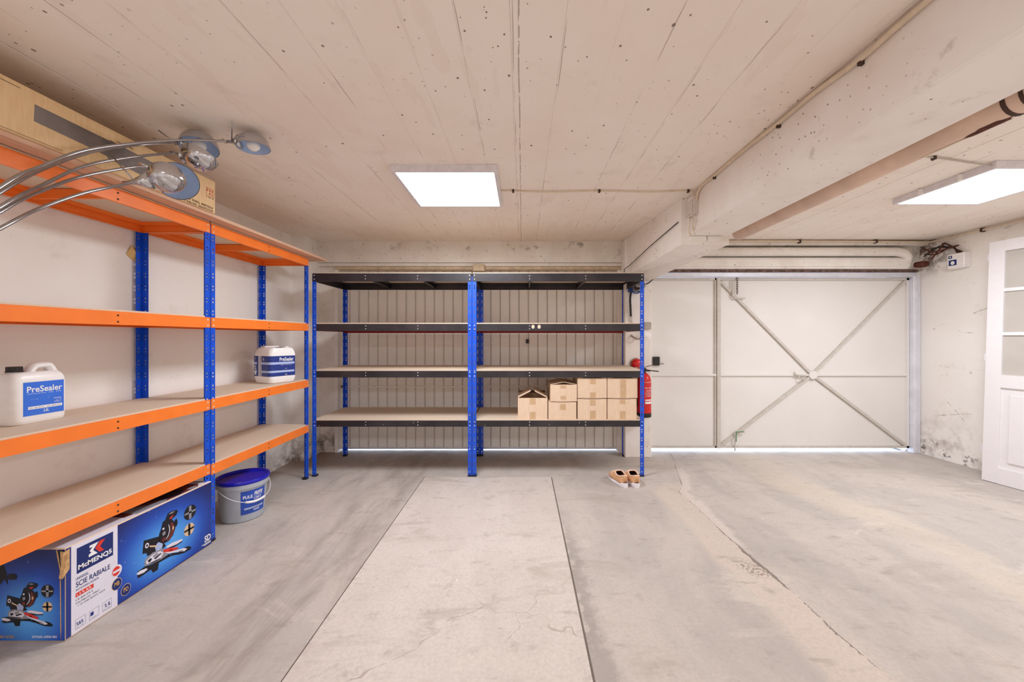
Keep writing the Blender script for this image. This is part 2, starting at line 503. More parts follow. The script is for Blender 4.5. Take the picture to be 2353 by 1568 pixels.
plain('print_violet_white', (232, 228, 240), .5, 0, .4, .02)
plain('torn_card', (206, 164, 116), .9, var=.25, sc=60, bump=.5)
def glow_print(name, c, s, edge=(20, 34, 104), mid=(26, 82, 196), hot=(86, 170, 246)):
    """printed picture background: blue with a lighter middle"""
    t = NT(name)
    P = t.scale(t.ocoord(), s, tuple(-c[i] * s[i] for i in range(3)))
    ln = t.n('VectorMath', operation='LENGTH'); t.l(P, ln.inputs[0])
    d = ln.outputs['Value']
    col = t.mix(t.ramp(d, .12, .85), lin(hot), lin(mid))
    col = t.mix(t.ramp(d, .55, 1.25), col, lin(edge))
    n = pits(t, t.ocoord(), 40, .93, .2)
    col = t.mix(t.math('MULTIPLY', n, .25), col, lin((150, 170, 220)))
    M[name] = t.done(col, .38, 0, .5)
plain('door_white', (234, 230, 231), .45, 0, .4, .01)
plain('gate_cream', (230, 226, 221), .55, 0, .4, .02, 2)
plain('gate_edge', (204, 197, 188), .55)
plain('slat_cream', (247, 242, 234), .6, 0, .4, .04, 3)
plain('slat_groove', (196, 182, 166), .7)
plain('white_metal', (226, 226, 234), .4, .1, .5, .06, 8)
plain('rusty', (112, 90, 82), .7, .2, .3, .5, 30)
plain('cable_cream', (222, 204, 180), .6)
plain('cable_grey', (190, 178, 166), .6)
plain('cable_black', (40, 36, 36), .5)
plain('cable_blue', (40, 74, 140), .5)
plain('clip_brown', (74, 54, 44), .7)
plain('box_grey', (214, 204, 194), .5)
plain('pipe_paint', (226, 198, 178), .6, 0, .3, .1, 5)
plain('bare_rust', (92, 54, 44), .9, 0, .2, .4, 60, .6)
plain('ext_red', (212, 26, 24), .3, 0, .5, .04)
plain('shoe_tan', (222, 172, 128), .85, 0, .3, .08, 60)
plain('shoe_lining', (92, 48, 38), .95)
plain('shoe_trim', (234, 196, 170), .85)
plain('shoe_sole', (238, 234, 238), .55)
plain('wood_grey', (176, 164, 152), .8)
plain('dusty_wood', (206, 186, 158), .8, 0, .3, .15, 12)
plain('green_paint', (40, 130, 84), .5)
plain('paper_yellow', (214, 180, 120), .85)
plain('light_frame', (226, 222, 226), .5)
def emit(name, col, st):
    t = NT(name)
    t.b.inputs['Emission Color'].default_value = col
    t.b.inputs['Emission Strength'].default_value = st
    M[name] = t.done((.9, .9, .9, 1), .5)
    M[name].cycles.emission_sampling = 'FRONT'
emit('diffuser', (.955, 1.0, 1.07, 1), PANEL)
def glass_mat():
    t = NT('frosted_glass')
    n = t.noise(t.ocoord(), 3, 2)
    M['frosted_glass'] = t.done(t.mix(t.ramp(n, .3, .7), lin((206, 200, 192)), lin((216, 210, 202))), .18, 0, .6)
    t.b.inputs['Alpha'].default_value = .72
glass_mat()

# ------------------------------------------------------------------ the setting
XL, XR, YB, YF, ZC = -2.33, 4.31, 4.30, -2.6, 2.28
fl = struct('floor', B((XL, XR, YF, YB, -.12, -.012)), 'joint_dirt', 'grey concrete garage floor with a pale middle slab')
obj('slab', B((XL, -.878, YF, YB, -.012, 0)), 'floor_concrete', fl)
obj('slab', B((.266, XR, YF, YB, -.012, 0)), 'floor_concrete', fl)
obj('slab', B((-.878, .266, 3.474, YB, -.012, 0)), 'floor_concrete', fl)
obj('slab', B((-.872, .257, YF, 3.469, -.012, .001)), 'floor_slab', fl)
struct('ground_outside', B((-6, 9, 4.32, 14, -.2, -.02)), 'outside_paving', 'pale paving outside the garage doors')

bm = bmesh.new()
x = XL - .2; i = 0
while x < XR + .2:
    z = ZC + random.uniform(-.0012, .0012)
    box(bm, x, x + .1775, YF - .2, YB + .2, z, ZC + .15); x += .178
struct('ceiling', bm, 'ceiling_concrete', 'board-marked beige concrete ceiling with dark pits')
wl = struct('wall_left', B((XL - .2, XL, YF - .2, YB + .2, -.1, ZC + .1)), 'wall_plaster', 'cream plaster wall behind the orange shelving')
obj('pier', B((XL - .01, -2.2, 3.92, YB + .1, 0, ZC)), 'wall_plaster', wl)
struct('wall_right', B((XR, XR + .2, YF - .2, YB + .2, -.1, ZC + .1)), 'wall_plaster_right', 'stained white plaster wall on the right')
struct('wall_front', B((XL - .2, XR + .2, YF - .2, YF, -.1, ZC + .1)), 'wall_plaster', 'cream plaster wall behind the viewer')
wb = struct('wall_back', B((-2.2, -2.02, 4.22, 4.5, 0, 2.06)), 'lintel_concrete', 'white back wall around the two garage doors')
obj('lintel', B((-2.2, 1.10, 4.15, 4.5, 2.055, ZC)), 'lintel_concrete', wb)
obj('ledge', B((-2.2, 1.10, 4.17, 4.5, 2.02, 2.052)), 'lintel_concrete', wb)
obj('pillar', B((1.07, 1.345, 4.03, 4.5, 0, ZC), bevel=.006), 'beam_concrete', wb)
obj('lintel', B((1.345, XR, 4.20, 4.5, 1.97, ZC)), 'lintel_concrete', wb)
obj('jamb', B((4.225, XR, 4.20, 4.5, 0, 1.975)), 'lintel_concrete', wb)

# concrete beam, its deeper far end and the drain pipe beside it
be = struct('trim_1', B((1.22, 1.52, YF, 2.87, 2.0, ZC), bevel=.008), 'beam_concrete', 'thick pitted concrete beam crossing the ceiling')
bm = bmesh.new()
hexa(bm, [(1.178, 2.865, ZC), (1.53, 2.865, ZC), (1.53, 2.865, 1.939), (1.178, 2.865, 1.939),
          (1.09, 4.04, ZC), (1.34, 4.04, ZC), (1.30, 4.04, 1.83), (1.10, 4.04, 1.90)])
obj('beam_end', bm, 'beam_concrete', be)
for a, b in ((1.235, 1.355), (1.365, 1.47)):
    obj('brick', B((a, b, 2.845, 2.868, 1.962, 1.998), bevel=.004), 'lintel_concrete', be)

# sectional door behind the black racks: one slat per vertical board
d1 = struct('door_1', B((-2.02, 1.07, 4.285, 4.31, .03, 2.02)), 'slat_groove', 'cream garage door of narrow vertical slats behind the black racks')
px = 0.1037
sl = None
x = -2.0; k = 0
while x < 1.05:
    w = min(px - .014, 1.06 - x)
    if sl is None:
        sl = obj('slat', B((0, px - .012, 0, .016, 0, 1.975), bevel=.003), 'slat_cream', d1, local=True)
        o = sl
    else:
        o = sl.copy(); C.objects.link(o); o.parent = d1
    o.location = (x, 4.268, .04)
    # narrow strip filling each groove edge
    x += px; k += 1
rb = None
for j in range(k):
    if rb is None:
        rb = obj('rib', B((0, .005, 0, .010, 0, 1.975)), 'slat_cream', d1, local=True); o = rb
    else:
        o = rb.copy(); C.objects.link(o); o.parent = d1
    o.location = (-2.0 + px * j - .0085, 4.274, .04)
obj('rail', B((-1.99, 1.02, 4.255, 4.268, .704, .719)), 'slat_cream', d1)
obj('hook', B((-1.985, -1.955, 4.245, 4.256, .698, .724)), 'rusty', d1)
obj('frame', B((-2.035, -2.0, 4.20, 4.285, 0, 2.02)), 'slat_cream', d1)
obj('frame', B((1.035, 1.07, 4.20, 4.285, 0, 2.02)), 'slat_cream', d1)
obj('head_rail', B((-2.02, 1.07, 4.18, 4.275, 1.985, 2.018)), 'dusty_wood', d1)
obj('seal', B((-2.0, 1.04, 4.262, 4.285, .022, .04)), 'white_metal', d1)
obj('latch', B((.042, .072, 4.244, 4.268, 1.185, 1.232), bevel=.003), 'black_plastic', d1)
obj('drive_box', B((-.52, -.40, 4.09, 4.18, 1.955, 2.03), bevel=.004), 'dusty_wood', d1)

# tilting door with crossed braces
Y2 = 4.24
g = struct('door_2', B((1.36, 4.215, Y2, Y2 + .03, .045, 1.905)), 'gate_cream', 'large cream metal garage door with crossed braces')
obj('frame', B((2.118, 2.158, Y2 - .035, Y2, .045, 1.90), bevel=.003), 'gate_edge', g)
obj('frame', B((2.10, 2.114, Y2 - .02, Y2, .045, 1.90)), 'gate_edge', g)
obj('frame', B((1.36, 4.215, Y2 - .02, Y2, .045, .068)), 'gate_edge', g)
obj('frame', B((1.36, 4.215, Y2 - .02, Y2, 1.875, 1.90)), 'gate_edge', g)
obj('frame', B((4.19, 4.215, Y2 - .02, Y2, .045, 1.90)), 'gate_cream', g)
obj('crossbar', B((1.36, 4.19, Y2 - .022, Y2, .832, .852)), 'gate_cream', g)
hub = (3.165, Y2 - .022, .842)
for q in ((2.165, Y2 - .022, 1.86), (4.185, Y2 - .022, 1.87), (2.165, Y2 - .022, .07), (4.185, Y2 - .022, .07)):
    bm = bmesh.new(); bar(bm, hub, q, .026, .022, (0, 1, 0)); bar(bm, (hub[0], hub[1] + .018, hub[2]), (q[0], q[1] + .018, q[2]), .042, .004, (0, 1, 0))
    obj('brace', bm, 'gate_edge', g)
bm = bmesh.new(); lathe(bm, [(.045, 0), (.045, .012)], (hub[0], hub[1] + .002, hub[2]), 16, (0, -1, 0)); obj('hub_plate', bm, 'gate_cream', g)
bm = T((2.285, Y2 - .03, 1.87), (2.285, Y2 - .03, 1.70), (2.305, Y2 - .03, 1.675), (2.42, Y2 - .03, 1.675), r=.008); obj('bolt', bm, 'gate_edge', g)
bm = bmesh.new()
for j in range(9):
    z = 1.90 - j * .021
    tube(bm, [(2.335 + .008 * math.cos(a) * (1 if j % 2 else .35), Y2 - .032 - .008 * math.cos(a) * (.35 if j % 2 else 1), z + .014 * math.sin(a)) for a in [2 * PI * q / 10 for q in range(11)]], .003, 5)
obj('chain', bm, 'rusty', g)
bm = T((2.31, Y2 - .035, .02), (2.31, Y2 - .035, .225), r=.008); tube(bm, [(2.31, Y2 - .035, .225), (2.42, Y2 - .035, .225)], .007)
obj('bolt', bm, 'gate_edge', g)
bm = T((2.318, Y2 - .045, .12), (2.318, Y2 - .045, .228), (2.40, Y2 - .045, .23), r=.004); obj('bolt_cord', bm, 'green_paint', g)
bm = T((2.95, Y2 - .035, .875), (2.97, Y2 - .04, .845), (3.07, Y2 - .04, .838), r=.009); tube(bm, [(3.0, Y2 - .04, .84), (3.0, Y2 - .05, .80), (3.06, Y2 - .05, .80), (3.06, Y2 - .04, .84)], .006)
obj('latch', bm, 'gate_edge', g)
obj('lock', B((1.425, 1.495, Y2 - .035, Y2, 0.945, 1.04), bevel=.004), 'black_plastic', g)
bm = T((1.49, Y2 - .03, .965), (1.535, Y2 - .045, .965), r=.006); obj('lock_key', bm, 'brushed_steel', g)
hr = struct('trim_2', B((1.345, 4.27, 4.185, 4.24, 1.905, 1.955), bevel=.004), 'white_metal', 'white metal head rail above the braced garage door')
obj('rail_lip', B((1.345, 4.27, 4.165, 4.19, 1.905, 1.915)), 'white_metal', hr)
obj('rusty_strip', B((1.345, 4.27, 4.175, 4.20, 1.957, 1.985)), 'rusty', hr)
jb = struct('trim_3', B((4.222, 4.262, 4.175, 4.25, 0, 1.915), bevel=.004), 'white_metal', 'white metal side jamb of the braced garage door')
obj('guide', B((4.27, 4.30, 4.185, 4.22, 0.0, 1.90)), 'white_metal', jb)

# pipes and casings above the braced door
bm = T((1.44, 4.11, 2.157), (2.6, 4.11, 2.16), (3.96, 4.11, 2.16), (4.05, 4.11, 2.145), (4.09, 4.12, 2.11), (4.10, 4.14, 2.05), r=.047, n=16)
o = tag(obj('drain_pipe', bm, 'lintel_concrete', smooth=True), 'thick whitewashed pipe bending down at the right corner', 'pipe')
bm = bmesh.new(); box(bm, 1.345, 4.13, 4.10, 4.2, 1.985, 2.10); bmesh.ops.bevel(bm, geom=bm.edges[:], offset=.02, segments=3, affect='EDGES')
struct('trim_4', bm, 'lintel_concrete', 'whitewashed casing above the braced garage door')
struct('trim_5', B((1.5, 4.28, 4.08, 4.2, 2.225, 2.262)), 'lintel_concrete', 'flat white batten under the ceiling above the thick pipe')
bm = T((1.66, 4.06, 2.255), (2.4, 4.06, 2.262), (3.4, 4.06, 2.258), (4.27, 4.06, 2.25), (4.285, 3.98, 2.25), (4.285, 3.0, 2.255), (4.285, 2.2, 2.25), r=.010)
o = tag(obj('conduit', bm, 'cable_cream', smooth=True), 'cream conduit running under the ceiling and along the right wall', 'conduit')
for x in (2.0, 2.9, 3.7):
    obj('clip', B((x, x + .016, 4.045, 4.08, 2.24, 2.275)), 'clip_brown', o)
for y in (3.6, 2.9):
    obj('clip', B((4.27, 4.305, y, y + .016, 2.235, 2.27)), 'clip_brown', o)
# tangle of old wires above the fuse box
o = thing('wire_tangle', 'dark rusty tangle of old wires in the top right corner', 'wires', (4.2, 4.0, 2.05))
rg = random.Random(5)
for j in range(5):
    p = [(4.19 + rg.uniform(-.02, .06), 4.08 - rg.uniform(0, .12), 2.06 + j * .03), (4.22 + rg.uniform(-.03, .04), 4.0 - rg.uniform(0, .08), 2.14 + rg.uniform(-.04, .05)), (4.27, 3.92 - j * .03, 2.17 + rg.uniform(-.03, .04)), (4.28, 3.84, 2.14), (4.28, 3.81 - .01 * j, 2.085)]
    obj('wire', T(*p, r=.007, k=5), 'cable_black' if j % 2 else 'bare_rust', o, smooth=True)
obj('rust_lump', B((4.16, 4.25, 4.03, 4.13, 1.99, 2.05), bevel=.02, seg=2), 'bare_rust', o)
o = thing('fuse_box', 'small white wall box with dark stickers on the right wall', 'box', (4.28, 3.79, 1.94))
obj('body', B((4.245, XR, 3.72, 3.87, 1.93, 2.075), bevel=.005), 'white_plastic', o)
mp = plane((4.245, 3.87, 1.93), (0, -1, 0), (0, 0, 1))
for q in (rect(.012, .045, .10, .128), rect(.015, .085, .03, .085)):
    bm = bmesh.new(); poly(bm, mp, q); obj('sticker', bm, 'print_navy', o)
for q in (disc(.05, .055, .018), rect(.022, .035, .108, .12)):
    bm = bmesh.new(); poly(bm, mp, q, .001); obj('sticker_mark', bm, 'print_white', o)

# drain pipe beside the beam, with its collar and the patch of bare rust
bm = T((1.60, YF, 2.02), (1.60, 1.5, 2.02), (1.60, 2.86, 2.02), r=.05, n=20)
o = tag(obj('drain_pipe', bm, 'pipe_paint', smooth=True), 'pinkish painted pipe running along the concrete beam', 'pipe')
bm = bmesh.new(); lathe(bm, [(.053, 0), (.053, .012)], (1.60, 1.245, 2.02), 20, (0, 1, 0)); lathe(bm, [(.053, 0), (.053, .01)], (1.60, 1.20, 2.02), 20, (0, 1, 0)); obj('collar', bm, 'clip_brown', o, smooth=True, auto=40)
def pipe_patch(y0, y1, a0, a1, seed):
    bm = bmesh.new(); r = random.Random(seed); pts = []
    for i in range(18):
        q = 2 * PI * i / 18; k = r.uniform(.75, 1.1)
        pts.append(((y0 + y1) / 2 + (y1 - y0) / 2 * math.cos(q) * k, (a0 + a1) / 2 + (a1 - a0) / 2 * math.sin(q) * k))
    mpp = lambda a, b, h: Vector((1.60 + (.05 + h) * math.cos(b), a, 2.02 + (.05 + h) * math.sin(b)))
    cc = bm.verts.new(mpp((y0 + y1) / 2, (a0 + a1) / 2, .0015))
    v = [bm.verts.new(mpp(p[0], p[1], .001)) for p in pts]
    for i in range(18): bm.faces.new((cc, v[i], v[(i + 1) % 18]))
    return bm
obj('rust_patch', pipe_patch(1.26, 1.40, -1.95, -1.05, 3), 'bare_rust', o)
obj('peeled_patch', pipe_patch(1.38, 1.56, -1.7, -1.2, 4), 'cable_cream', o)

# ------------------------------------------------------------------ ceiling lights
def ceiling_light(x0, y0, label):
    w = .634; z1 = ZC - .001; z0 = 2.238
    o = thing('ceiling_light', label, 'light', (x0 + w / 2, y0 + w / 2, z0), group='square ceiling panels')
    t = .022
    for b in ((x0, x0 + w, y0, y0 + t), (x0, x0 + w, y0 + w - t, y0 + w), (x0, x0 + t, y0 + t, y0 + w - t), (x0 + w - t, x0 + w, y0 + t, y0 + w - t)):
        obj('frame_bar', B((b[0], b[1], b[2], b[3], z0, z1)), 'light_frame', o)
    df = obj('diffuser', B((x0 + t, x0 + w - t, y0 + t, y0 + w - t, z0 + .004, z0 + .012)), ['light_frame', 'diffuser'], o)
    for p in df.data.polygons:
        p.material_index = 1 if p.normal.z < -.5 else 0
    return o
ceiling_light(-.782, 2.30, 'glowing square panel on the ceiling left of the concrete beam')
o = ceiling_light(2.755, 2.25, 'glowing square panel on the ceiling right of the concrete beam')
ceiling_light(-.782, -1.27, 'added square fill panel, unseen behind the viewer on the shelving side')  # added fill light out of view, evens out the room
ceiling_light(2.755, -1.27, 'added square fill panel, unseen behind the viewer on the door leaf side')  # second added fill light, continuing the grid out of view
for y in (2.42, 2.66):
    obj('clip', B((2.742, 2.756, y, y + .02, 2.236, 2.275)), 'white_plastic', o)
o = tag(obj('ceiling_cable', T((-.15, 2.694, 2.272), (-.06, 2.70, 2.272), (.2, 2.71, 2.268), (.53, 2.70, 2.272), (.9, 2.71, 2.268), (1.16, 2.70, 2.272), (1.205, 2.70, 2.24), r=.005, k=4), 'cable_cream', smooth=True), 'thin cable from the left ceiling panel to the beam', 'cable')
for x in (-.07, .53, 1.15):
    obj('clip', B((x, x + .014, 2.69, 2.71, 2.262, 2.281)), 'clip_brown', o)
o = tag(obj('ceiling_cable', T((1.63, 2.05, 2.272), (2.0, 2.14, 2.268), (2.35, 2.20, 2.272), (2.62, 2.26, 2.27), (2.75, 2.27, 2.262), r=.005, k=4), 'cable_grey', smooth=True), 'thin cable from the pipe to the right ceiling panel', 'cable')
obj('clip', B((2.33, 2.345, 2.19, 2.21, 2.26, 2.281)), 'clip_brown', o)
pts = [(1.208, .2, 2.262), (1.208, 1.136, 2.255), (1.208, 1.38, 2.245), (1.208, 1.6, 2.262), (1.208, 1.825, 2.262), (1.208, 2.1, 2.272), (1.208, 2.436, 2.27), (1.208, 2.627, 2.268), (1.206, 2.69, 2.20), (1.20, 2.72, 2.12)]
o = tag(obj('beam_cable', T(*pts, r=.010, k=4), 'cable_cream', smooth=True), 'long cream cable clipped along the top edge of the beam', 'cable')
for y, z in ((1.38, 2.235), (1.825, 2.252), (2.436, 2.26)):
    obj('clip', B((1.203, 1.222, y, y + .012, z - .010, z + .012)), 'clip_brown', o)
o = thing('junction_box', 'small grey junction box with looping wires on the beam side', 'box', (1.2, 2.74, 2.11))
obj('body', B((1.185, 1.222, 2.68, 2.80, 2.11, 2.215), bevel=.004), 'box_grey', o)
obj('lid', B((1.176, 1.186, 2.69, 2.79, 2.12, 2.205), bevel=.003), 'box_grey', o)
obj('wire', T((1.20, 2.70, 2.11), (1.20, 2.71, 2.06), (1.21, 2.74, 2.02), (1.24, 2.78, 1.997), r=.005, k=4), 'cable_cream', o, smooth=True)
obj('wire', T((1.20, 2.77, 2.11), (1.20, 2.78, 2.05), (1.21, 2.81, 2.01), (1.24, 2.83, 1.995), r=.005, k=4), 'cable_cream', o, smooth=True)
tag(obj('wall_cable', T((1.168, 2.90, 2.115), (1.12, 3.4, 2.05), (1.085, 3.9, 1.98), (1.06, 4.02, 1.96), (1.06, 4.03, 1.85), r=.0035), 'cable_black', smooth=True), 'dark cable slanting along the far end of the beam', 'cable')

# ------------------------------------------------------------------ shelving
FL = .036       # flange width of the angle posts
def post_mesh(hgt):
    """angle post, corner at the origin, flanges along +x and +y, pairs of round holes"""
    bm = bmesh.new()
    th = .002; r = .0062; cell = .021; gap = .034
    segs = []
    z = .012
    segs.append((0, z, False))
    while z + 2 * cell < hgt - .01:
        segs.append((z, z + cell, True)); segs.append((z + cell, z + 2 * cell, True)); z += 2 * cell
        e = min(z + gap, hgt); segs.append((z, e, False)); z = e
    if z < hgt: segs.append((z, hgt, False))
    for ax in (0, 1):
        def P(a, zz, d):
            return (a, d, zz) if ax == 0 else (d, a, zz)
        for z0, z1, hole in segs:
            if not hole:
                for d in (0, th):
                    bm.faces.new([bm.verts.new(P(a, zz, d)) for a, zz in ((0, z0), (FL, z0), (FL, z1), (0, z1))])
            else:
                cx, cz = FL * .56, (z0 + z1) / 2
                outer = [(FL, cz), (FL, z1), (cx, z1), (0, z1), (0, cz), (0, z0), (cx, z0), (FL, z0)]
                inner = [(cx + r * math.cos(PI / 4 * i), cz + r * math.sin(PI / 4 * i)) for i in range(8)]
                rings = []
                for d in (0, th):
                    ov = [bm.verts.new(P(a, zz, d)) for a, zz in outer]; iv = [bm.verts.new(P(a, zz, d)) for a, zz in inner]
                    for i in range(8):
                        bm.faces.new((ov[i], ov[(i + 1) % 8], iv[(i + 1) % 8], iv[i]))
                    rings.append(iv)
                for i in range(8):
                    bm.faces.new((rings[0][i], rings[0][(i + 1) % 8], rings[1][(i + 1) % 8], rings[1][i]))
        # outer edge of the flange
        bm.faces.new([bm.verts.new(P(FL, a, b)) for a, b in ((0, 0), (hgt, 0), (hgt, th), (0, th))])
    me = mesh_from(bm, 'post'); me.materials.append(M['blue'])
    return me
foot_bm = bmesh.new(); box(foot_bm, -.002, FL + .001, -.002, FL + .001, 0, .014)
FOOT = mesh_from(foot_bm, 'foot'); FOOT.materials.append(M['black_foot'])
def add_post(parent, me, x, y, rot):
    o = bpy.data.objects.new('post', me); C.objects.link(o); o.parent = parent
    o.location = Vector((x, y, 0)) - Vector(ORG[parent]); o.rotation_euler = (0, 0, rot)
    f = bpy.data.objects.new('foot', FOOT); C.objects.link(f); f.parent = o
    return o
def channel(bm, a, b, inw, h, z1):
    """pressed steel beam from a to b (2D), web on the outside, flanges pointing inw"""
    a, b, inw = Vector((a[0], a[1], 0)), Vector((b[0], b[1], 0)), Vector((inw[0], inw[1], 0))
    def seg(d0, d1, zz0, zz1):
        hexa(bm, [a + inw * d0 + Vector((0, 0, zz0)), a + inw * d1 + Vector((0, 0, zz0)), a + inw * d1 + Vector((0, 0, zz1)), a + inw * d0 + Vector((0, 0, zz1)),
                  b + inw * d0 + Vector((0, 0, zz0)), b + inw * d1 + Vector((0, 0, zz0)), b + inw * d1 + Vector((0, 0, zz1)), b + inw * d0 + Vector((0, 0, zz1))])
    seg(0, .0025, z1 - h, z1); seg(.0025, .024, z1 - .0025, z1); seg(.0025, .014, z1 - h, z1 - h + .0025); seg(.022, .024, z1 - .02, z1 - .0025)
def rivets(bm, p, nrm, up=(0, 0, 1), n=2, gap=.03, r=.0045):
    for i in range(n):
        c = Vector(p) + Vector(up) * gap * (i - (n - 1) / 2)
        lathe(bm, [(r, 0), (r, .0015), (r * .5, .003)], c, 8, nrm)

def orange_unit(y0, y1, label, zs=(1.946, 1.372, .874, .474)):
    o = thing('shelving_unit', label, 'shelving', (-2.1, (y0 + y1) / 2, 0), group='orange and blue shelving units')
    xf, xb = -1.897, -2.312
    pm = POST_O
    for x, y, r in ((xf, y0, PI / 2), (xf, y1, PI), (xb, y0, 0), (xb, y1, -PI / 2)):
        add_post(o, pm, x, y, r)
    for j, zt in enumerate(zs):
        ym = (y0 + y1) / 2
        bm = bmesh.new(); channel(bm, (xf + .0035, y0 + .002), (xf + .0035, y1 - .002), (-1, 0), .062, zt); bf = obj('beam', bm, 'orange', o)
        bm = bmesh.new(); rivets(bm, (xf + .0035, ym, zt - .033), (1, 0, 0)); stuff(obj('rivets', bm, 'clip_brown', bf))
        bm = bmesh.new(); 
        for yy in (y0 + .02, y1 - .02): rivets(bm, (xf + .0035, yy, zt - .033), (1, 0, 0), gap=.034, r=.0055)
        stuff(obj('rivets', bm, 'rivet_silver', bf))
        bm = bmesh.new(); channel(bm, (xb + .003, y0 + .002), (xb + .003, y1 - .002), (1, 0), .062, zt); obj('beam', bm, 'orange', o)
        for yy, s in ((y0 + .003, 1), (y1 - .003, -1)):
            bm = bmesh.new(); channel(bm, (xb + .006, yy), (xf - .004, yy), (0, s), .062, zt); obj('side_beam', bm, 'orange', o)
        bm = bmesh.new(); channel(bm, (xb + .006, ym - .012), (xf - .004, ym - .012), (0, 1), .045, zt - .003); obj('support', bm, 'orange', o)
        obj('shelf_board', B((xb + .004, xf - .001, y0 + .004, y1 - .004, zt + .0002, zt + .0085)), 'chipboard', o)
    return o
POST_O = post_mesh(1.94)
POST_B = post_mesh(1.80)
orange_unit(1.275, 2.353, 'orange and blue shelving unit holding the jerrycan with a dark cap', (1.946, 1.372, .874, .484))
orange_unit(2.357, 3.437, 'orange and blue shelving unit next to the black racks')

def black_unit(x0, x1, label):
    yf, yb = 3.477, 4.105
    o = thing('shelving_unit', label, 'shelving', ((x0 + x1) / 2, 3.8, 0), group='black and blue shelving units')
    for x, y, r in ((x0, yf, 0), (x1, yf, PI / 2), (x1, yb, PI), (x0, yb, -PI / 2)):
        add_post(o, POST_B, x, y, r)
    w = x1 - x0
    for j, (zt, h) in enumerate(((1.826, .072), (1.373, .064), (.950, .060), (.504, .056))):
        y = yf - .004 if j == 0 else yf + .003
        bk = 'red_beam' if j == 1 else 'black_beam'
        bm = bmesh.new(); channel(bm, (x0 + .003, y), (x1 - .003, y), (0, 1), h, zt); bf = obj('beam', bm, 'black_beam', o)
        for q in (1 / 3, 2 / 3):
            bm = bmesh.new(); rivets(bm, (x0 + w * q * .98 + .01, y, zt - h / 2), (0, -1, 0), gap=.026); stuff(obj('rivets', bm, 'rivet_silver', bf))
        bm = bmesh.new()
        for xx in (x0 + .02, x1 - .02): rivets(bm, (xx, yf - (.004 if j == 0 else 0), zt - h / 2), (0, -1, 0), gap=.034, r=.0055)
        stuff(obj('rivets', bm, 'rivet_silver', bf))
        bm = bmesh.new(); channel(bm, (x0 + .003, yb - .003), (x1 - .003, yb - .003), (0, -1), h, zt - (.012 if j == 1 else 0)); obj('beam', bm, bk, o)
        for xx, s in ((x0 + .003, 1), (x1 - .003, -1)):
            bm = bmesh.new(); channel(bm, (xx, yf + .006), (xx, yb - .006), (s, 0), h, zt); obj('side_beam', bm, bk, o)
        for q in (1 / 3, 2 / 3):
            xx = x0 + w * q
            bm = bmesh.new(); channel(bm, (xx, yf + .006), (xx, yb - .006), (1, 0), .05, zt - .003); obj('support', bm, bk, o)
        obj('shelf_board', B((x0 + .004, x1 - .004, yf + .003, yb - .004, zt + .0002, zt + .0085)), 'chipboard', o)
    return o
u1 = black_unit(-1.885, -.452, 'black and blue shelving unit with empty shelves by the orange one')
u2 = black_unit(-.448, 1.094, 'black and blue shelving unit holding the small cartons')
mp = plane((-.448, 3.480, 1.309), (1, 0, 0), (0, 0, 1))
for a in (.545, .60):
    bm = bmesh.new(); poly(bm, mp, disc(a, .038, .014, .018), .001); obj('sticker_scrap', bm, 'kraft', u2)

# ------------------------------------------------------------------ things on the orange shelving
tag(obj('plank', B((-2.30, -1.813, .9, 3.60, 1.957, 1.975)), 'plywood'), 'long wooden board lying on top of the orange shelving', 'board')
o = thing('carton', 'very long flat cardboard box on the top board under the ceiling', 'box', (-2.02, 1.6, 1.9755))
obj('body', B((-2.24, -1.80, .92, 2.272, 1.9755, 2.163), bevel=.003), 'kraft_long', o)
mp = plane((-1.80, 0, 0), (0, 1, 0), (0, 0, 1))
bm = bmesh.new(); poly(bm, mp, [(1.43, 2.112), (1.70, 2.108), (1.69, 2.035), (1.62, 2.041), (1.427, 2.048)]); obj('tape', bm, 'tape_grey', o)
bm = bmesh.new(); poly(bm, mp, [(1.69, 2.112), (1.93, 2.10), (1.93, 2.015), (1.80, 2.02), (1.68, 2.03)], .001); obj('tape', bm, 'tape_grey', o)
bm = bmesh.new(); scribble(bm, mp, 2.0, 2.255, 1.995, 2.007, 34); scribble(bm, mp, 2.02, 2.255, 1.978, 1.989, 32); scribble(bm, mp, 2.206, 2.261, 2.052, 2.060, 8); scribble(bm, mp, 1.72, 1.80, 2.118, 2.124, 12)
poly(bm, mp, rect(1.335, 1.388, 2.1435, 2.1455)); obj('print', bm, 'ink_brown', o)
bm = bmesh.new()
for r_ in (rect(2.206, 2.261, 2.066, 2.068), rect(2.206, 2.261, 2.108, 2.11), rect(2.206, 2.208, 2.066, 2.11), rect(2.259, 2.261, 2.066, 2.11)): poly(bm, mp, r_)
for a in (2.214, 2.231, 2.248):
    poly(bm, mp, disc(a, 2.099, .005, .004, 8)); poly(bm, mp, rect(a - .004, a + .004, 2.089, 2.094))
poly(bm, mp, disc(2.231, 2.078, .005, .006, 8)); poly(bm, mp, rect(2.247, 2.25, 2.071, 2.085)); obj('handling_marks', bm, 'ink_red', o)
bm = bmesh.new(); poly(bm, mp, rect(.95, 1.516, 1.9795, 1.981)); obj('seam', bm, 'ink_brown', o)

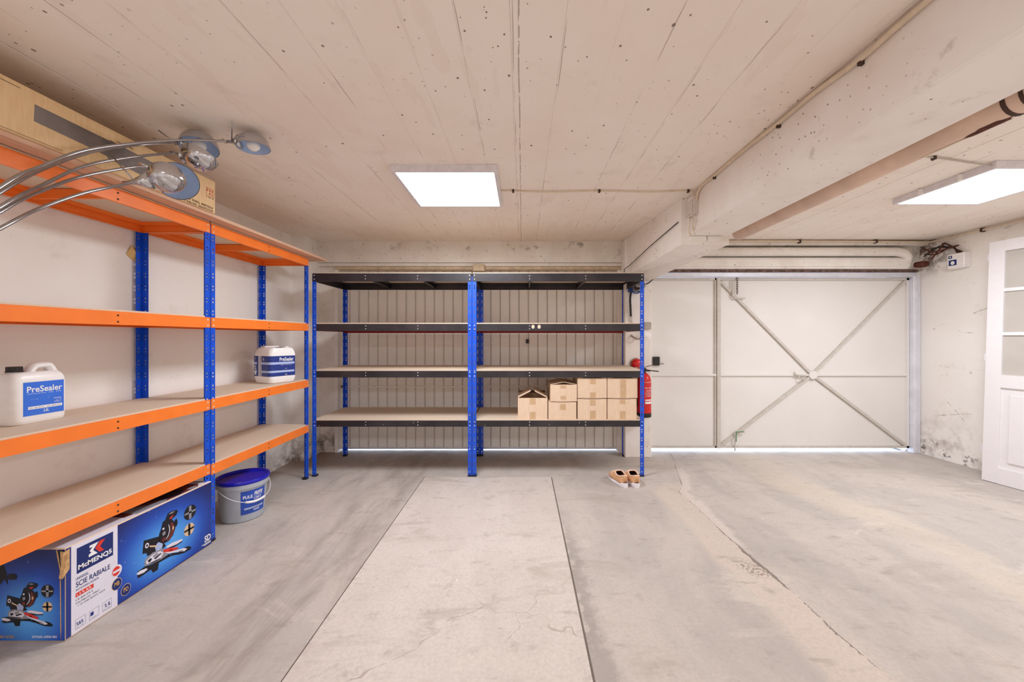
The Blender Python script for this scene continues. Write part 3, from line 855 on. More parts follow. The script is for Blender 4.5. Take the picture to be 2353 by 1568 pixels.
# jerrycan with a carrying handle
def jerrycan_small():
    w, d = .178, .10
    o = thing('jerrycan', 'white jerrycan with a carrying handle and dark screw cap', 'jerrycan', (-2.13, 1.676, .8826), 0, local=True)
    bm = bmesh.new()
    L = [rrect(d * .80, w * .90, .03, 0, far=.006), rrect(d * .92, w * .965, .034, .006, far=.006), rrect(d * .985, w * .99, .026, .02, far=.006), rrect(d * .985, w * .99, .026, .032, far=.006), rrect(d, w, .026, .036, far=.006),
         rrect(d, w, .026, .178, far=.006), rrect(d * .985, w * .99, .026, .186, far=.006), rrect(d * .93, w * .965, .026, .20, far=.006), rrect(d * .80, w * .90, .026, .213, far=.006), rrect(d * .62, w * .80, .03, .220, far=.006)]
    loft(bm, L); obj('body', bm, 'white_plastic', o, smooth=True, auto=50)
    bm = bmesh.new()
    path = smooth_path([(0, -.016, .205), (0, -.002, .228), (0, .008, .241), (0, .022, .246), (0, .052, .247), (0, .062, .243), (0, .072, .226), (0, .080, .208), (0, .084, .192)], 4)
    loops = []
    for i, p in enumerate(path):
        a = path[max(0, i - 1)]; b = path[min(len(path) - 1, i + 1)]
        t = (b - a).normalized(); nr = Vector((0, -t.z, t.y))
        loops.append([p + Vector((1, 0, 0)) * x * .021 + nr * z * .012 for x, z in ((1, .5), (.6, 1), (-.6, 1), (-1, .5), (-1, -.5), (-.6, -1), (.6, -1), (1, -.5))])
    loft(bm, loops); box(bm, -.02, .02, 0, .078, .205, .219); obj('handle', bm, 'white_plastic', o, smooth=True, auto=50)
    bm = bmesh.new(); lathe(bm, [(.020, .205), (.020, .226)], (0, -.052, 0), 20); obj('neck', bm, 'white_plastic', o, smooth=True, auto=40)
    bm = bmesh.new(); n = 40
    prof = [(.0245, .222), (.0245, .226), (.0225, .227), (.0225, .243), (.021, .245)]
    loft(bm, [[((r + (.0008 if (i % 2) else 0)) * math.cos(2 * PI * i / n), -.052 + (r + (.0008 if i % 2 else 0)) * math.sin(2 * PI * i / n), z) for i in range(n)] for r, z in prof]); obj('cap', bm, 'black_plastic', o)
    m2 = plane((d / 2, 0, 0), (0, 1, 0), (0, 0, 1))
    bm = bmesh.new(); poly(bm, m2, rect(-.062, .081, .036, .178), .0006); lb = obj('label', bm, 'label_blue', o)
    bm = bmesh.new(); letters(bm, m2, 'PreSealer', -.05, .074, .134, .160, .001, .016); scribble(bm, m2, -.048, .072, .127, .1295, 18, .001)
    poly(bm, m2, rect(-.046, .074, .062, .074), .001); letters(bm, m2, '2.5L', .006, .026, .046, .058, .001, .02)
    scribble(bm, m2, -.035, -.012, .103, .1045, 6, .001); scribble(bm, m2, .022, .026, .107, .1085, 4, .001); scribble(bm, m2, .044, .072, .097, .101, 7, .001); scribble(bm, m2, .052, .072, .090, .092, 6, .001); scribble(bm, m2, .046, .072, .082, .086, 7, .001)
    obj('lettering', bm, 'print_white', lb)
    bm = bmesh.new(); scribble(bm, m2, -.042, .07, .065, .0705, 34, .0013); obj('small_print', bm, 'print_grey', lb)
jerrycan_small()

def jerrycan_large():
    # corner nearest the viewer at (-1.975, 3.03); front face runs to the right and back
    a = math.atan2(.16, .075) - PI / 2          # yaw so that +x local is the front (label) face normal
    w, d = .208, .222
    ex = Vector((math.cos(a), math.sin(a), 0)); ey = Vector((-math.sin(a), math.cos(a), 0))
    c = Vector((-1.972, 3.03, .8826)) - ex * d / 2 + ey * w / 2
    o = thing('jerrycan', 'white square jerrycan with a navy striped label and recessed black cap', 'jerrycan', c, a, local=True)
    bm = bmesh.new()
    for y0, wd in ((0, 1),):
        L = [rrect(d * .78, w * .84, .03, 0, far=.006), rrect(d * .90, w * .92, .032, .008, far=.006), rrect(d * .975, w * .98, .034, .03, far=.006), rrect(d, w, .034, .05, far=.006), rrect(d, w, .034, .225, far=.006), rrect(d * .985, w * .98, .034, .24, far=.006), rrect(d * .95, w * .90, .034, .268, far=.006), rrect(d * .90, w * .78, .03, .282, far=.006), rrect(d * .84, w * .70, .03, .286, far=.006)]
        loft(bm, L)
    obj('body', bm, 'white_plastic', o, smooth=True, auto=28)
    bm = bmesh.new(); box(bm, -.085, -.02, -.068, .062, .283, .298); bmesh.ops.bevel(bm, geom=bm.edges[:], offset=.007, segments=2, affect='EDGES'); obj('handle', bm, 'white_plastic', o, smooth=True, auto=28)
    bm = bmesh.new(); box(bm, .03, .09, .03, .074, .276, .293); bmesh.ops.bevel(bm, geom=bm.edges[:], offset=.008, segments=2, affect='EDGES'); obj('shoulder', bm, 'white_plastic', o, smooth=True, auto=28)
    bm = bmesh.new(); lathe(bm, [(.024, .27), (.024, .287), (.02, .29)], (.066, -.005, 0), 18); obj('cap', bm, 'black_plastic', o)
    mf = plane((d / 2, 0, 0), (0, 1, 0), (0, 0, 1)); ms = plane((0, -w / 2, 0), (1, 0, 0), (0, 0, 1))
    bm = bmesh.new(); poly(bm, mf, rect(-w / 2 + .034, w / 2 - .004, .058, .220), .0008)
    # the label wraps round the rounded near corner onto the side
    n = 8; r = .034; cx, cy = d / 2 - r, -w / 2 + r
    for i in range(n):
        a0, a1 = -PI / 2 * i / n, -PI / 2 * (i + 1) / n
        bm.faces.new([bm.verts.new((cx + (r + .0008) * math.cos(q), cy + (r + .0008) * math.sin(q), z)) for q, z in ((a0, .058), (a0, .22), (a1, .22), (a1, .058))])
    poly(bm, ms, rect(-.092, -.036, .058, .220), .0008); poly(bm, ms, rect(-.02, -.012, .058, .220), .0008); poly(bm, ms, rect(.0, d / 2 - .034, .058, .220), .0008)
    lb = obj('label', bm, 'label_navy', o)
    for z0, z1 in ((.153, .171), (.088, .104)):
        bm = bmesh.new(); poly(bm, ms, rect(-.092, -.056, z0, z1), .0012); obj('stripe', bm, 'label_pale', lb)
        e = .0014
        path = [(0, -w / 2 - e), (d / 2 - r, -w / 2 - e)] + [(cx + (r + e) * math.cos(q), cy + (r + e) * math.sin(q)) for q in [-PI / 2 + PI / 2 * k / n for k in range(1, n + 1)]] + [(d / 2 + e, w / 2 - .012)]
        bm = bmesh.new(); cols = [[bm.verts.new((p[0], p[1], z)) for z in (z0, z1)] for p in path]
        for p, q in zip(cols, cols[1:]): bm.faces.new((p[0], q[0], q[1], p[1]))
        obj('stripe', bm, 'label_pale', lb)
    bm = bmesh.new(); letters(bm, mf, 'PreSealer', -.03, .085, .178, .208, .0019, .016); scribble(bm, mf, -.025, .068, .145, .149, 22, .0019); scribble(bm, mf, .012, .034, .115, .119, 6, .0019); scribble(bm, mf, .016, .03, .075, .078, 4, .0019); letters(bm, mf, '10L', .014, .032, .063, .071, .0019)
    scribble(bm, ms, .012, .04, .185, .205, 3, .0019); scribble(bm, ms, -.085, -.062, .185, .21, 3, .0019); scribble(bm, ms, -.085, -.062, .11, .145, 3, .0019); poly(bm, ms, rect(-.082, -.066, .07, .098), .0016)
    obj('lettering', bm, 'print_white', lb)
jerrycan_large()

# ------------------------------------------------------------------ bucket
def bucket():
    cx, cy = -1.958, 2.715
    o = thing('bucket', 'grey plastic bucket with a blue lid and wire handle', 'bucket', (cx, cy, 0), local=True)
    H_ = .262
    bm = bmesh.new(); lathe(bm, [(.115, 0), (.124, .004), (.128, .014), (.142, H_ - .035), (.142, H_ - .034), (.154, H_ - .032), (.156, H_ - .006), (.156, H_)], n=48); obj('body', bm, 'bucket_grey', o, smooth=True, auto=35)
    bm = bmesh.new(); lathe(bm, [(.157, H_ - .003), (.160, H_ + .002), (.160, H_ + .016), (.157, H_ + .022), (.147, H_ + .022), (.143, H_ + .014), (.138, H_ + .008), (.0005, H_ + .009)], n=48); obj('lid', bm, 'lid_blue', o, smooth=True, auto=35)
    yaw = math.radians(-28)
    rad = lambda z: .128 + .014 * (z - .014) / (H_ - .049)
    cyl = lambda s, z, h: Vector(((rad(z) + h) * math.cos(yaw + s / .136), (rad(z) + h) * math.sin(yaw + s / .136), z))
    bm = bmesh.new()
    s0, s1, n = -.075, .085, 12
    for i in range(n):
        a, b = s0 + (s1 - s0) * i / n, s0 + (s1 - s0) * (i + 1) / n
        bm.faces.new([bm.verts.new(cyl(s, z, .0008)) for s, z in ((a, .052), (b, .052), (b, .212), (a, .212))])
    lb = obj('label', bm, 'print_navy', o, smooth=True); lb.data.materials[0] = M['label_navy_bright']
    bm = bmesh.new()
    letters(bm, cyl, 'PULE.', -.062, -.004, .158, .180, .0015, .02)
    letters(bm, cyl, 'PRIFPE', .0, .062, .170, .196, .0015, .02, .3); letters(bm, cyl, 'CERT.', .0, .055, .142, .158, .0015, .02)
    scribble(bm, cyl, .004, .062, .163, .166, 6, .0015)
    obj('lettering', bm, 'print_white', lb)
    for (a, b, z0, z1) in ((.0, .05, .118, .124), (-.055, .07, .083, .096), (.0, .042, .066, .078)):
        bm = bmesh.new(); cols = [[bm.verts.new(cyl(a + (b - a) * i / 8, z, .0015)) for z in (z0, z1)] for i in range(9)]
        for p, q in zip(cols, cols[1:]): bm.faces.new((p[0], q[0], q[1], p[1]))
        obj('bar', bm, 'label_pale', lb)
    # wire handle hanging down in front, with its white grip
    ax = yaw - PI / 2
    pts = []
    for i in range(25):
        q = PI * i / 24
        s = math.cos(q); dn = math.sin(q)
        fwd = math.cos(.55) ; 
        base = Vector((math.cos(ax), math.sin(ax), 0)) * .160 * s + Vector((-math.sin(ax), math.cos(ax), 0)) * (.166 * dn) + Vector((0, 0, H_ - .018 - .105 * dn))
        pts.append(base)
    bm = bmesh.new(); tube(bm, pts, .0025, 6); hd = obj('handle', bm, 'white_metal', o, smooth=True)
    bm = bmesh.new(); tube(bm, [p * 1 for p in pts[9:16]], .008, 10); obj('grip', bm, 'white_plastic', hd, smooth=True)
plain('label_navy_bright', (38, 78, 178), .4, 0, .5, .04)
bucket()

# ------------------------------------------------------------------ mitre saw box
BX0, BX1, BY0, BY1, BH = -2.275, -1.878, 1.592, 2.343, .382
glow_print('box_print_side', (0, .0, .0), (1, 3.2, 4.4))
glow_print('box_print_end', (-.03, 0, -.05), (4.6, 1, 4.6))
sb = thing('saw_box', 'large blue and white printed saw box on the floor under the orange shelf', 'box', ((BX0 + BX1) / 2, (BY0 + BY1) / 2, 0))
zc = .19
bm = B((BX0, BX1, BY0, BY1, 0, BH), bevel=.004)
body = obj('body', bm, ['kraft', 'box_print_end'], sb)
def set_origin_print(): pass
# printed faces, laid on the carton
ends = plane((BX0, BY0, 0), (1, 0, 0), (0, 0, 1))            # faces the viewer
side = plane((BX1, 0, 0), (0, 1, 0), (0, 0, 1))              # long face
def panel_obj(name, bm, mat, ctr, parent):
    """a printed panel whose object origin is the centre of its picture"""
    bmesh.ops.translate(bm, verts=bm.verts[:], vec=-Vector(ctr))
    me = mesh_from(bm, name); me.materials.append(M[mat])
    o = bpy.data.objects.new(name, me); C.objects.link(o); o.parent = parent
    o.location = Vector(ctr) - Vector(ORG[parent]); return o
bm = bmesh.new(); poly(bm, ends, rect(.002, BX1 - BX0 - .002, .004, BH - .004), .0006); panel_obj('printed_end', bm, 'box_print_end', (BX0 + .27, BY0, .16), sb)
bm = bmesh.new(); poly(bm, side, rect(1.797, BY1 - .004, .006, BH - .004), .0006); panel_obj('printed_side', bm, 'box_print_side', (BX1, 2.04, .16), sb)
bm = bmesh.new(); poly(bm, side, rect(BY0 + .002, 1.612, .006, BH - .003), .0006); poly(bm, side, rect(1.797, BY1 - .004, .006, .013), .0008); obj('blue_edge', bm, 'label_navy', sb)
bm = bmesh.new(); poly(bm, side, rect(1.612, 1.797, .006, BH - .003), .0006)
top = plane((BX0, BY0, BH), (1, 0, 0), (0, 1, 0)); wpan = obj('white_panel', bm, 'print_violet_white', sb)
bm = bmesh.new(); poly(bm, top, rect(.004, BX1 - BX0 - .004, .004, BY1 - BY0 - .004), .0006); tp = obj('top_panel', bm, 'print_violet_white', sb)
bm = bmesh.new(); poly(bm, top, [(.05, .30), (.36, .27), (.385, .42), (.388, .66), (.36, .70), (.05, .69)], .001); obj('top_picture', bm, 'print_brown', tp)
bm = bmesh.new(); poly(bm, top, [(.24, .33), (.38, .31), (.385, .46), (.36, .50), (.34, .41)], .0014); obj('top_picture', bm, 'print_grey', tp)
bm = bmesh.new(); poly(bm, top, disc(.37, .645, .016, .03, 12), .0014); obj('top_picture', bm, 'print_grey', tp)
bm = bmesh.new(); poly(bm, top, [(.1, .45), (.36, .47), (.383, .55), (.36, .61), (.08, .62)], .0018); obj('top_picture', bm, 'print_black', tp)

def saw_picture(mp, sx, flip_parent, a0, b0):
    """the printed mitre saw, in units of its drawing (about 690 x 590), placed with its lower left corner at (a0, b0)"""
    K = lambda pts: [(a0 + (x - 20) * sx, b0 + (1272 - y) * sx) for x, y in pts]
    lay = [
        ('print_black', [(35, 1150), (110, 1140), (200, 1165), (330, 1170), (420, 1165), (410, 1200), (275, 1195), (262, 1265), (205, 1265), (180, 1215), (60, 1225), (30, 1215)]),
        ('print_black', [(420, 1170), (520, 1215), (600, 1200), (660, 1215), (705, 1250), (690, 1270), (600, 1265), (520, 1240), (440, 1205)]),
        ('print_violet_white', [(20, 1165), (60, 1155), (130, 1170), (145, 1190), (100, 1200), (40, 1188)]),
        ('print_black', [(100, 855), (240, 890), (280, 900), (285, 1000), (330, 1000), (360, 1050), (330, 1060), (215, 1050), (140, 1045), (130, 1005), (85, 990)]),
        ('print_grey', [(105, 1100), (125, 1060), (200, 1040), (300, 1050), (345, 1080), (400, 1130), (395, 1160), (300, 1172), (200, 1160), (115, 1140)]),
        ('print_violet_white', [(125, 1090), (200, 1060), (290, 1070), (330, 1110), (300, 1150), (200, 1145), (130, 1125)]),
        ('print_violet_white', [(360, 1060), (430, 1055), (570, 1080), (575, 1100), (500, 1105), (380, 1085)]),
        ('print_black', [(385, 1088), (500, 1108), (575, 1103), (570, 1115), (480, 1120), (400, 1105)]),
        ('print_violet_white', [(330, 1110), (420, 1150), (600, 1205), (640, 1235), (600, 1245), (520, 1205), (400, 1160)]),
        ('print_red', [(330, 1075), (420, 1105), (520, 1150), (510, 1170), (420, 1150), (330, 1110)]),
        ('label_pale', [(225, 990), (260, 960), (300, 970), (320, 1010), (310, 1050), (240, 1050)]),
        ('print_black', [(300, 830), (320, 760), (380, 740), (440, 790), (470, 830), (480, 900), (450, 970), (400, 1010), (330, 1010), (280, 970), (275, 880)]),
        ('print_brown', [(420, 800), (455, 840), (470, 890), (455, 950), (410, 1000), (380, 1005), (370, 985), (410, 945), (425, 890), (415, 840)]),
        ('print_violet_white', [(385, 810), (405, 850), (410, 900), (390, 950), (355, 980), (358, 970), (385, 940), (400, 895), (395, 850)]),
        ('print_black', [(470, 810), (495, 800), (508, 845), (500, 885), (478, 890)]),
        ('print_black', [(345, 760), (385, 690), (430, 683), (500, 700), (508, 720), (490, 755), (440, 775), (400, 800)]),
        ('print_red', [(405, 748), (455, 738), (435, 764), (400, 766)]),
        ('print_violet_white', disc(133, 925, 22, 28, 12)), ('print_black', disc(133, 925, 11, 15, 10)),
        ('print_tan', [(160, 940), (250, 985), (245, 1000), (165, 960)]),
        ('print_violet_white', disc(325, 838, 13, 13, 8)),
        ('print_black', [(390, 1190), (440, 1185), (480, 1215), (430, 1205)]),
        ('print_black', [(140, 1095), (175, 1085), (190, 1105), (160, 1125)]), ('print_grey', [(200, 1075), (250, 1070), (270, 1090), (215, 1100)]),
        ('print_black', [(215, 1110), (290, 1095), (300, 1105), (230, 1128)]), ('print_black', [(150, 1135), (210, 1140), (290, 1150), (285, 1157), (200, 1152)]),
        ('print_grey', [(310, 880), (345, 870), (350, 905), (318, 920)]), ('print_brown', [(300, 945), (345, 935), (350, 975), (315, 985)]),
        ('print_grey', [(385, 700), (430, 692), (470, 702), (425, 712)]), ('print_tan', [(440, 860), (456, 880), (448, 910), (434, 900)]),
        ('print_black', [(400, 1120), (440, 1132), (436, 1140), (398, 1128)]), ('print_grey', [(520, 1195), (560, 1210), (590, 1232), (550, 1225)]),
    ]
    for i, (m, p) in enumerate(lay):
        b = bmesh.new(); poly(b, mp, K(p), .001 + .0001 * i)
        obj('picture_patch', b, m, flip_parent)
def round_pictures(mp, par, c1, r1, c2, r2):
    bm = bmesh.new(); poly(bm, mp, disc(*c1, r1), .0012); k = r2
    for q in (rect(c2[0] - k * .95, c2[0] + k * .95, c2[1] - k * .16, c2[1] + k * .16), rect(c2[0] - k * .2, c2[0] + k * .2, c2[1] - k * .95, c2[1] + k * .95)): poly(bm, mp, q, .0018)
    obj('round_picture', bm, 'print_black', par)
    bm = bmesh.new(); poly(bm, mp, disc(*c2, r2), .0012); obj('round_picture', bm, 'print_tan', par)
    bm = bmesh.new(); k = r1
    for q in (rect(c1[0] - k * .9, c1[0] + k * .9, c1[1] - k * .12, c1[1] + k * .12), rect(c1[0] - k * .2, c1[0] + k * .2, c1[1] - k * .9, c1[1] + k * .9)): poly(bm, mp, q, .0018)
    obj('round_picture', bm, 'print_grey', par)
E1 = .00031
eo = lambda x, y: ((x - 865) * E1 + (BX1 - BX0), (1470 - y) * E1)     # drawing units on the end face
pe = [c for c in sb.children if c.name.startswith('printed_end')][0]
ORG[pe] = (BX0 + .27, BY0, .16)
ps = [c for c in sb.children if c.name.startswith('printed_side')][0]
ORG[ps] = (BX1, 2.04, .16)
saw_picture(ends, E1, pe, *eo(20, 1272))
round_pictures(ends, pe, eo(632, 800), 86 * E1, eo(632, 1008), 66 * E1)
bm = bmesh.new(); q = [eo(*p) for p in [(127, 570), (190, 568), (222, 580), (232, 610), (222, 640), (190, 650), (127, 650), (110, 635), (105, 605), (112, 580)]]; poly(bm, ends, q, .0012); obj('hand_hole', bm, 'print_black', pe)
bm = bmesh.new(); poly(bm, ends, [eo(*p) for p in [(-30, 440), (50, 450), (75, 520), (100, 600), (110, 720), (60, 640), (20, 700), (-30, 720)]], .0011); obj('dark_picture', bm, 'print_black', pe)
bm = bmesh.new(); a, b = eo(430, 1420); c, d = eo(762, 1393); scribble(bm, ends, a, c, b, d, 26, .0012); obj('small_print', bm, 'print_white', pe)
bm = bmesh.new(); a, b = eo(-60, 1420); c, d = eo(205, 1388); scribble(bm, ends, a, c, b, d, 20, .0014); obj('small_print', bm, 'print_gold', pe)
# torn corner
bm = bmesh.new()
v = [(-.016, -.003, -.01), (.0, -.004, -.012), (.004, .012, -.006), (.004, .012, -.09), (-.003, -.006, -.12), (-.018, -.006, -.118), (-.012, -.004, -.07)]
vs = [bm.verts.new((BX1 + p[0], BY0 + p[1], BH + p[2])) for p in v]; bm.faces.new(vs)
r_ = bmesh.ops.extrude_face_region(bm, geom=bm.faces[:]); bmesh.ops.translate(bm, verts=[g_ for g_ in r_['geom'] if isinstance(g_, bmesh.types.BMVert)], vec=(.004, -.005, .001))
obj('torn_flap', bm, 'torn_card', sb)
bm = bmesh.new(); poly(bm, ends, [(.365, BH - .008), (.388, BH - .006), (.378, BH - .08)], .0014); obj('tear', bm, 'print_black', sb)
bm = bmesh.new(); poly(bm, ends, [(.360, BH - .006), (.366, BH - .006), (.380, BH - .085), (.382, BH - .33), (.380, BH - .376), (.378, BH - .33), (.376, BH - .09)], .0016); obj('worn_edge', bm, 'torn_card', sb)
# long side: saw, round pictures, model mark
saw_picture(side, .00046, ps, 1.884, .05)
round_pictures(side, ps, (2.189, .262), .040, (2.183, .168), .034)
bm = bmesh.new(); letters(bm, side, 'SD', 2.288, 2.334, .036, .074, .0012, .03); poly(bm, side, rect(2.268, 2.334, .026, .030), .0012); poly(bm, side, rect(2.285, 2.334, .019, .0225), .0012); obj('lettering', bm, 'print_white', ps)
# white panel: logo, lettering, icons
bm = bmesh.new(); poly(bm, side, rect(1.632, 1.777, .252, .360), .001); lg = obj('logo', bm, 'print_navy', wpan)
bm = bmesh.new(); poly(bm, side, [(1.68, .346), (1.716, .346), (1.694, .320), (1.712, .298), (1.677, .298), (1.677, .308), (1.688, .314), (1.680, .322), (1.692, .336), (1.68, .336)], .0014)
letters(bm, side, 'McMENQ5', 1.637, 1.771, .262, .287, .0014, .03); obj('lettering', bm, 'print_white', lg)
bm = bmesh.new(); poly(bm, side, [(1.722, .348), (1.743, .346), (1.722, .322), (1.738, .297), (1.720, .298), (1.702, .322)], .0015); obj('emblem', bm, 'print_red', lg)
bm = bmesh.new(); letters(bm, side, 'SCIE RABIALE', 1.629, 1.764, .197, .219, .0012, .012); letters(bm, side, 'UNIVERSEL.', 1.629, 1.678, .226, .238, .0012); letters(bm, side, 'DOTATIORES LASOROR', 1.629, 1.717, .181, .190, .0012); obj('lettering', bm, 'print_navy', wpan)
bm = bmesh.new(); poly(bm, side, rect(1.628, 1.696, .156, .173), .0012); rb_ = obj('red_bar', bm, 'print_red', wpan)
bm = bmesh.new(); scribble(bm, side, 1.632, 1.692, .160, .169, 12, .0016); obj('lettering', bm, 'print_white', rb_)
bm = bmesh.new(); scribble(bm, side, 1.628, 1.695, .140, .147, 18, .0012); scribble(bm, side, 1.628, 1.720, .126, .133, 24, .0012); scribble(bm, side, 1.628, 1.747, .112, .119, 30, .0012)
for a, b in ((1.627, 1.665), (1.680, 1.718), (1.732, 1.770)):
    for r_ in (rect(a, b, .020, .021), rect(a, b, .060, .061), rect(a, a + .0008, .02, .06), rect(b - .0008, b, .02, .06)): poly(bm, side, r_, .0012)
    scribble(bm, side, a + .004, b - .006, .024, .027, 10, .0012)
obj('small_print', bm, 'print_grey', wpan)
bm = bmesh.new(); scribble(bm, side, 1.631, 1.658, .034, .048, 6, .0013); poly(bm, side, rect(1.684, 1.696, .036, .052), .0013); scribble(bm, side, 1.737, 1.766, .034, .05, 6, .0013); obj('icon', bm, 'label_navy', wpan)
bm = bmesh.new(); poly(bm, side, disc(1.793, .170, .023, .027), .0014); poly(bm, side, rect(1.776, 1.808, .164, .174), .0022); fl_ = obj('roundel', bm, 'print_violet_white', wpan)
bm = bmesh.new(); poly(bm, side, disc(1.790, .170, .017, .021), .0018); obj('roundel_middle', bm, 'print_red', fl_)
for (a, b, tx) in ((1.793, .108, 'MB'), (1.834, .056, 'PD')):
    bm = bmesh.new(); poly(bm, side, disc(a, b, .023, .027), .0014); rd = obj('roundel', bm, 'print_tan', wpan)
    bm = bmesh.new(); poly(bm, side, disc(a, b, .021, .025), .0018); rm = obj('roundel_middle', bm, 'print_navy', rd)
    bm = bmesh.new(); letters(bm, side, tx, a - .011, a + .011, b - .008, b + .012, .0022, .02); obj('lettering', bm, 'print_gold', rd)

# ------------------------------------------------------------------ cartons on the black rack
def carton(x0, x1, z0, z1, tapes, label, y0=3.49, dep=.34, open_top=False, bulge=0):
    o = thing('carton', label, 'box', ((x0 + x1) / 2, y0 + dep / 2, z0), group='small brown cartons on the black rack')
    if not open_top:
        obj('body', B((x0, x1, y0, y0 + dep, z0, z1), bevel=.002), 'kraft', o)
        xm = (x0 + x1) / 2
        for s, xa in ((-1, x0), (1, x1)):
            bm = bmesh.new(); k = .006 + bulge
            hexa(bm, [(xa, y0 + .001, z1), (xa, y0 + dep - .001, z1), (xa, y0 + dep - .001, z1 + .003), (xa, y0 + .001, z1 + .003),
                      (xm + s * .001, y0 + .001, z1 + k), (xm + s * .001, y0 + dep - .001, z1 + k), (xm + s * .001, y0 + dep - .001, z1 + k + .003), (xm + s * .001, y0 + .001, z1 + k + .003)])
            obj('flap', bm, 'kraft', o)
    else:
        t = .004
        obj('body', B((x0, x1, y0, y0 + t, z0, z1), (x0, x1, y0 + dep - t, y0 + dep, z0, z1), (x0, x0 + t, y0 + t, y0 + dep - t, z0, z1), (x1 - t, x1, y0 + t, y0 + dep - t, z0, z1), (x0 + t, x1 - t, y0 + t, y0 + dep - t, z0, z0 + t)), 'kraft', o)
        for s, xa in ((1, x0), (-1, x1)):
            bm = bmesh.new(); L = .115
            a, b = Vector((xa, y0 + .002, z1)), Vector((xa + s * L, y0 + .002, z1 + .06)); e = Vector((0, dep - .004, 0)); up = Vector((0, 0, .004))
            hexa(bm, [a, a + e, a + e + up, a + up, b, b + e, b + e + up, b + up]); obj('flap', bm, 'kraft', o)
        for yy, s in ((y0 + dep, -1),):
            bm = bmesh.new(); a, b = Vector((x0 + .006, yy - .006, z1)), Vector((x0 + .006, yy - .08, z1 + .03)); e = Vector((x1 - x0 - .012, 0, 0)); up = Vector((0, 0, .004))
            hexa(bm, [a, a + e, a + e + up, a + up, b, b + e, b + e + up, b + up]); obj('flap', bm, 'kraft_inside', o)
    mp = plane((x0, y0, z0), (1, 0, 0), (0, 0, 1))
    w = x1 - x0
    for c, b0, b1 in tapes:
        bm = bmesh.new(); poly(bm, mp, rect(w * c - .025, w * c + .025, b0, b1), .0012); obj('tape', bm, 'tape_brown', o)
zb = .5128
px2 = lambda u: (u - 1200) / 890 * 3.49
h1 = .180
carton(px2(1190), px2(1258), zb, zb + .192, [(.5, .0, .066), (.5, .135, .190)], 'open brown carton with raised flaps, leftmost of the row on the black rack', open_top=True)
carton(px2(1260), px2(1324.5), zb, zb + .150, [(.52, .085, .138)], 'low brown carton on the black rack, next to the open carton')
carton(px2(1265), px2(1326), zb + .160, zb + .160 + .150, [(.48, .02, .05), (.48, .12, .148)], 'brown carton with a lifted lid on top of the low carton', y0=3.492, bulge=.016)
zz = zb + h1 + .0105
carton(px2(1327.5), px2(1394), zb, zb + h1, [(.52, .0, .078), (.52, .125, h1 - .004)], 'lower brown carton in the second stack from the extinguisher')
carton(px2(1327.5), px2(1394.5), zz, zz + .178, [(.52, .0, .052), (.52, .128, .174)], 'upper brown carton in the second stack from the extinguisher', bulge=.012)
carton(px2(1396), px2(1463), zb, zb + h1, [(.52, .0, .074), (.52, .138, h1 - .004)], 'lower brown carton in the stack beside the extinguisher')
carton(px2(1396), px2(1465), zz, zz + .178, [(.52, .0, .168)], 'upper brown carton with one long tape in the stack beside the extinguisher', bulge=.012)

# ------------------------------------------------------------------ pillar: extinguisher, alarm, wires
o = thing('fire_extinguisher', 'red fire extinguisher with a black base hanging on the pillar', 'extinguisher', (1.24, 3.945, .445))
R_ = .071; c0 = (1.24, 3.945, 0)
bm = bmesh.new(); lathe(bm, [(R_, .485), (R_, .80), (R_ * .95, .83), (R_ * .8, .86), (R_ * .5, .882), (.022, .89)], c0, 32); obj('cylinder', bm, 'ext_red', o, smooth=True, auto=40)
bm = bmesh.new(); lathe(bm, [(R_ * .96, .445), (R_ * 1.01, .45), (R_ * 1.01, .488), (R_, .49)], c0, 32); obj('base_ring', bm, 'black_plastic', o, smooth=True, auto=40)
bm = bmesh.new(); lathe(bm, [(.018, .888), (.018, .91), (.026, .915), (.026, .935), (.012, .94)], c0, 16); box(bm, 1.235, 1.30, 3.935, 3.955, .905, .92); obj('valve', bm, 'black_plastic', o)
bm = bmesh.new(); bar(bm, (1.235, 3.945, .918), (1.385, 3.935, .900), .018, .010, (0, 0, 1)); bar(bm, (1.24, 3.945, .944), (1.33, 3.94, .968), .016, .005, (0, 0, 1)); obj('lever', bm, 'black_plastic', o)
obj('hose', T((1.215, 3.94, .92), (1.17, 3.92, .90), (1.158, 3.92, .80), (1.155, 3.92, .65), (1.16, 3.925, .55), r=.011, k=5), 'black_plastic', o, smooth=True)
cyl = lambda s, z, h: Vector((1.24 + (R_ + h) * math.sin(s / R_), 3.945 - (R_ + h) * math.cos(s / R_), z))
bm = bmesh.new(); scribble(bm, cyl, -.01, .07, .797, .805, 14, .001); scribble(bm, cyl, -.01, .08, .738, .750, 16, .001)
for z in (.72, .705, .69, .675, .66): scribble(bm, cyl, -.01, .08, z - .004, z + .004, 16, .001)
for z0, z1 in ((.615, .628), (.585, .606)):
    for i in range(6): poly(bm, cyl, rect(-.01 + .015 * i, .005 + .015 * i, z0, z1), .001)
obj('lettering', bm, 'print_white', o)
o = thing('alarm_bell', 'small round red alarm device with white print on the pillar', 'alarm', (1.175, 4.02, .975))
bm = bmesh.new(); lathe(bm, [(.055, .0), (.056, .02), (.05, .038), (.036, .05), (.012, .056)], (1.185, 4.03, .975), 28, (0, -1, 0)); obj('dome', bm, 'ext_red', o, smooth=True, auto=40)
bm = bmesh.new(); lathe(bm, [(.064, 0), (.064, .008)], (1.18, 4.03, .975), 28, (0, -1, 0)); obj('back_plate', bm, 'wood_grey', o)
mp = plane((1.185, 3.978, .975), (1, 0, 0), (0, 0, 1)); bm = bmesh.new(); scribble(bm, mp, -.012, .026, -.018, .012, 3, .001); scribble(bm, mp, -.028, .02, -.036, -.028, 8, .001); obj('lettering', bm, 'print_white', o)
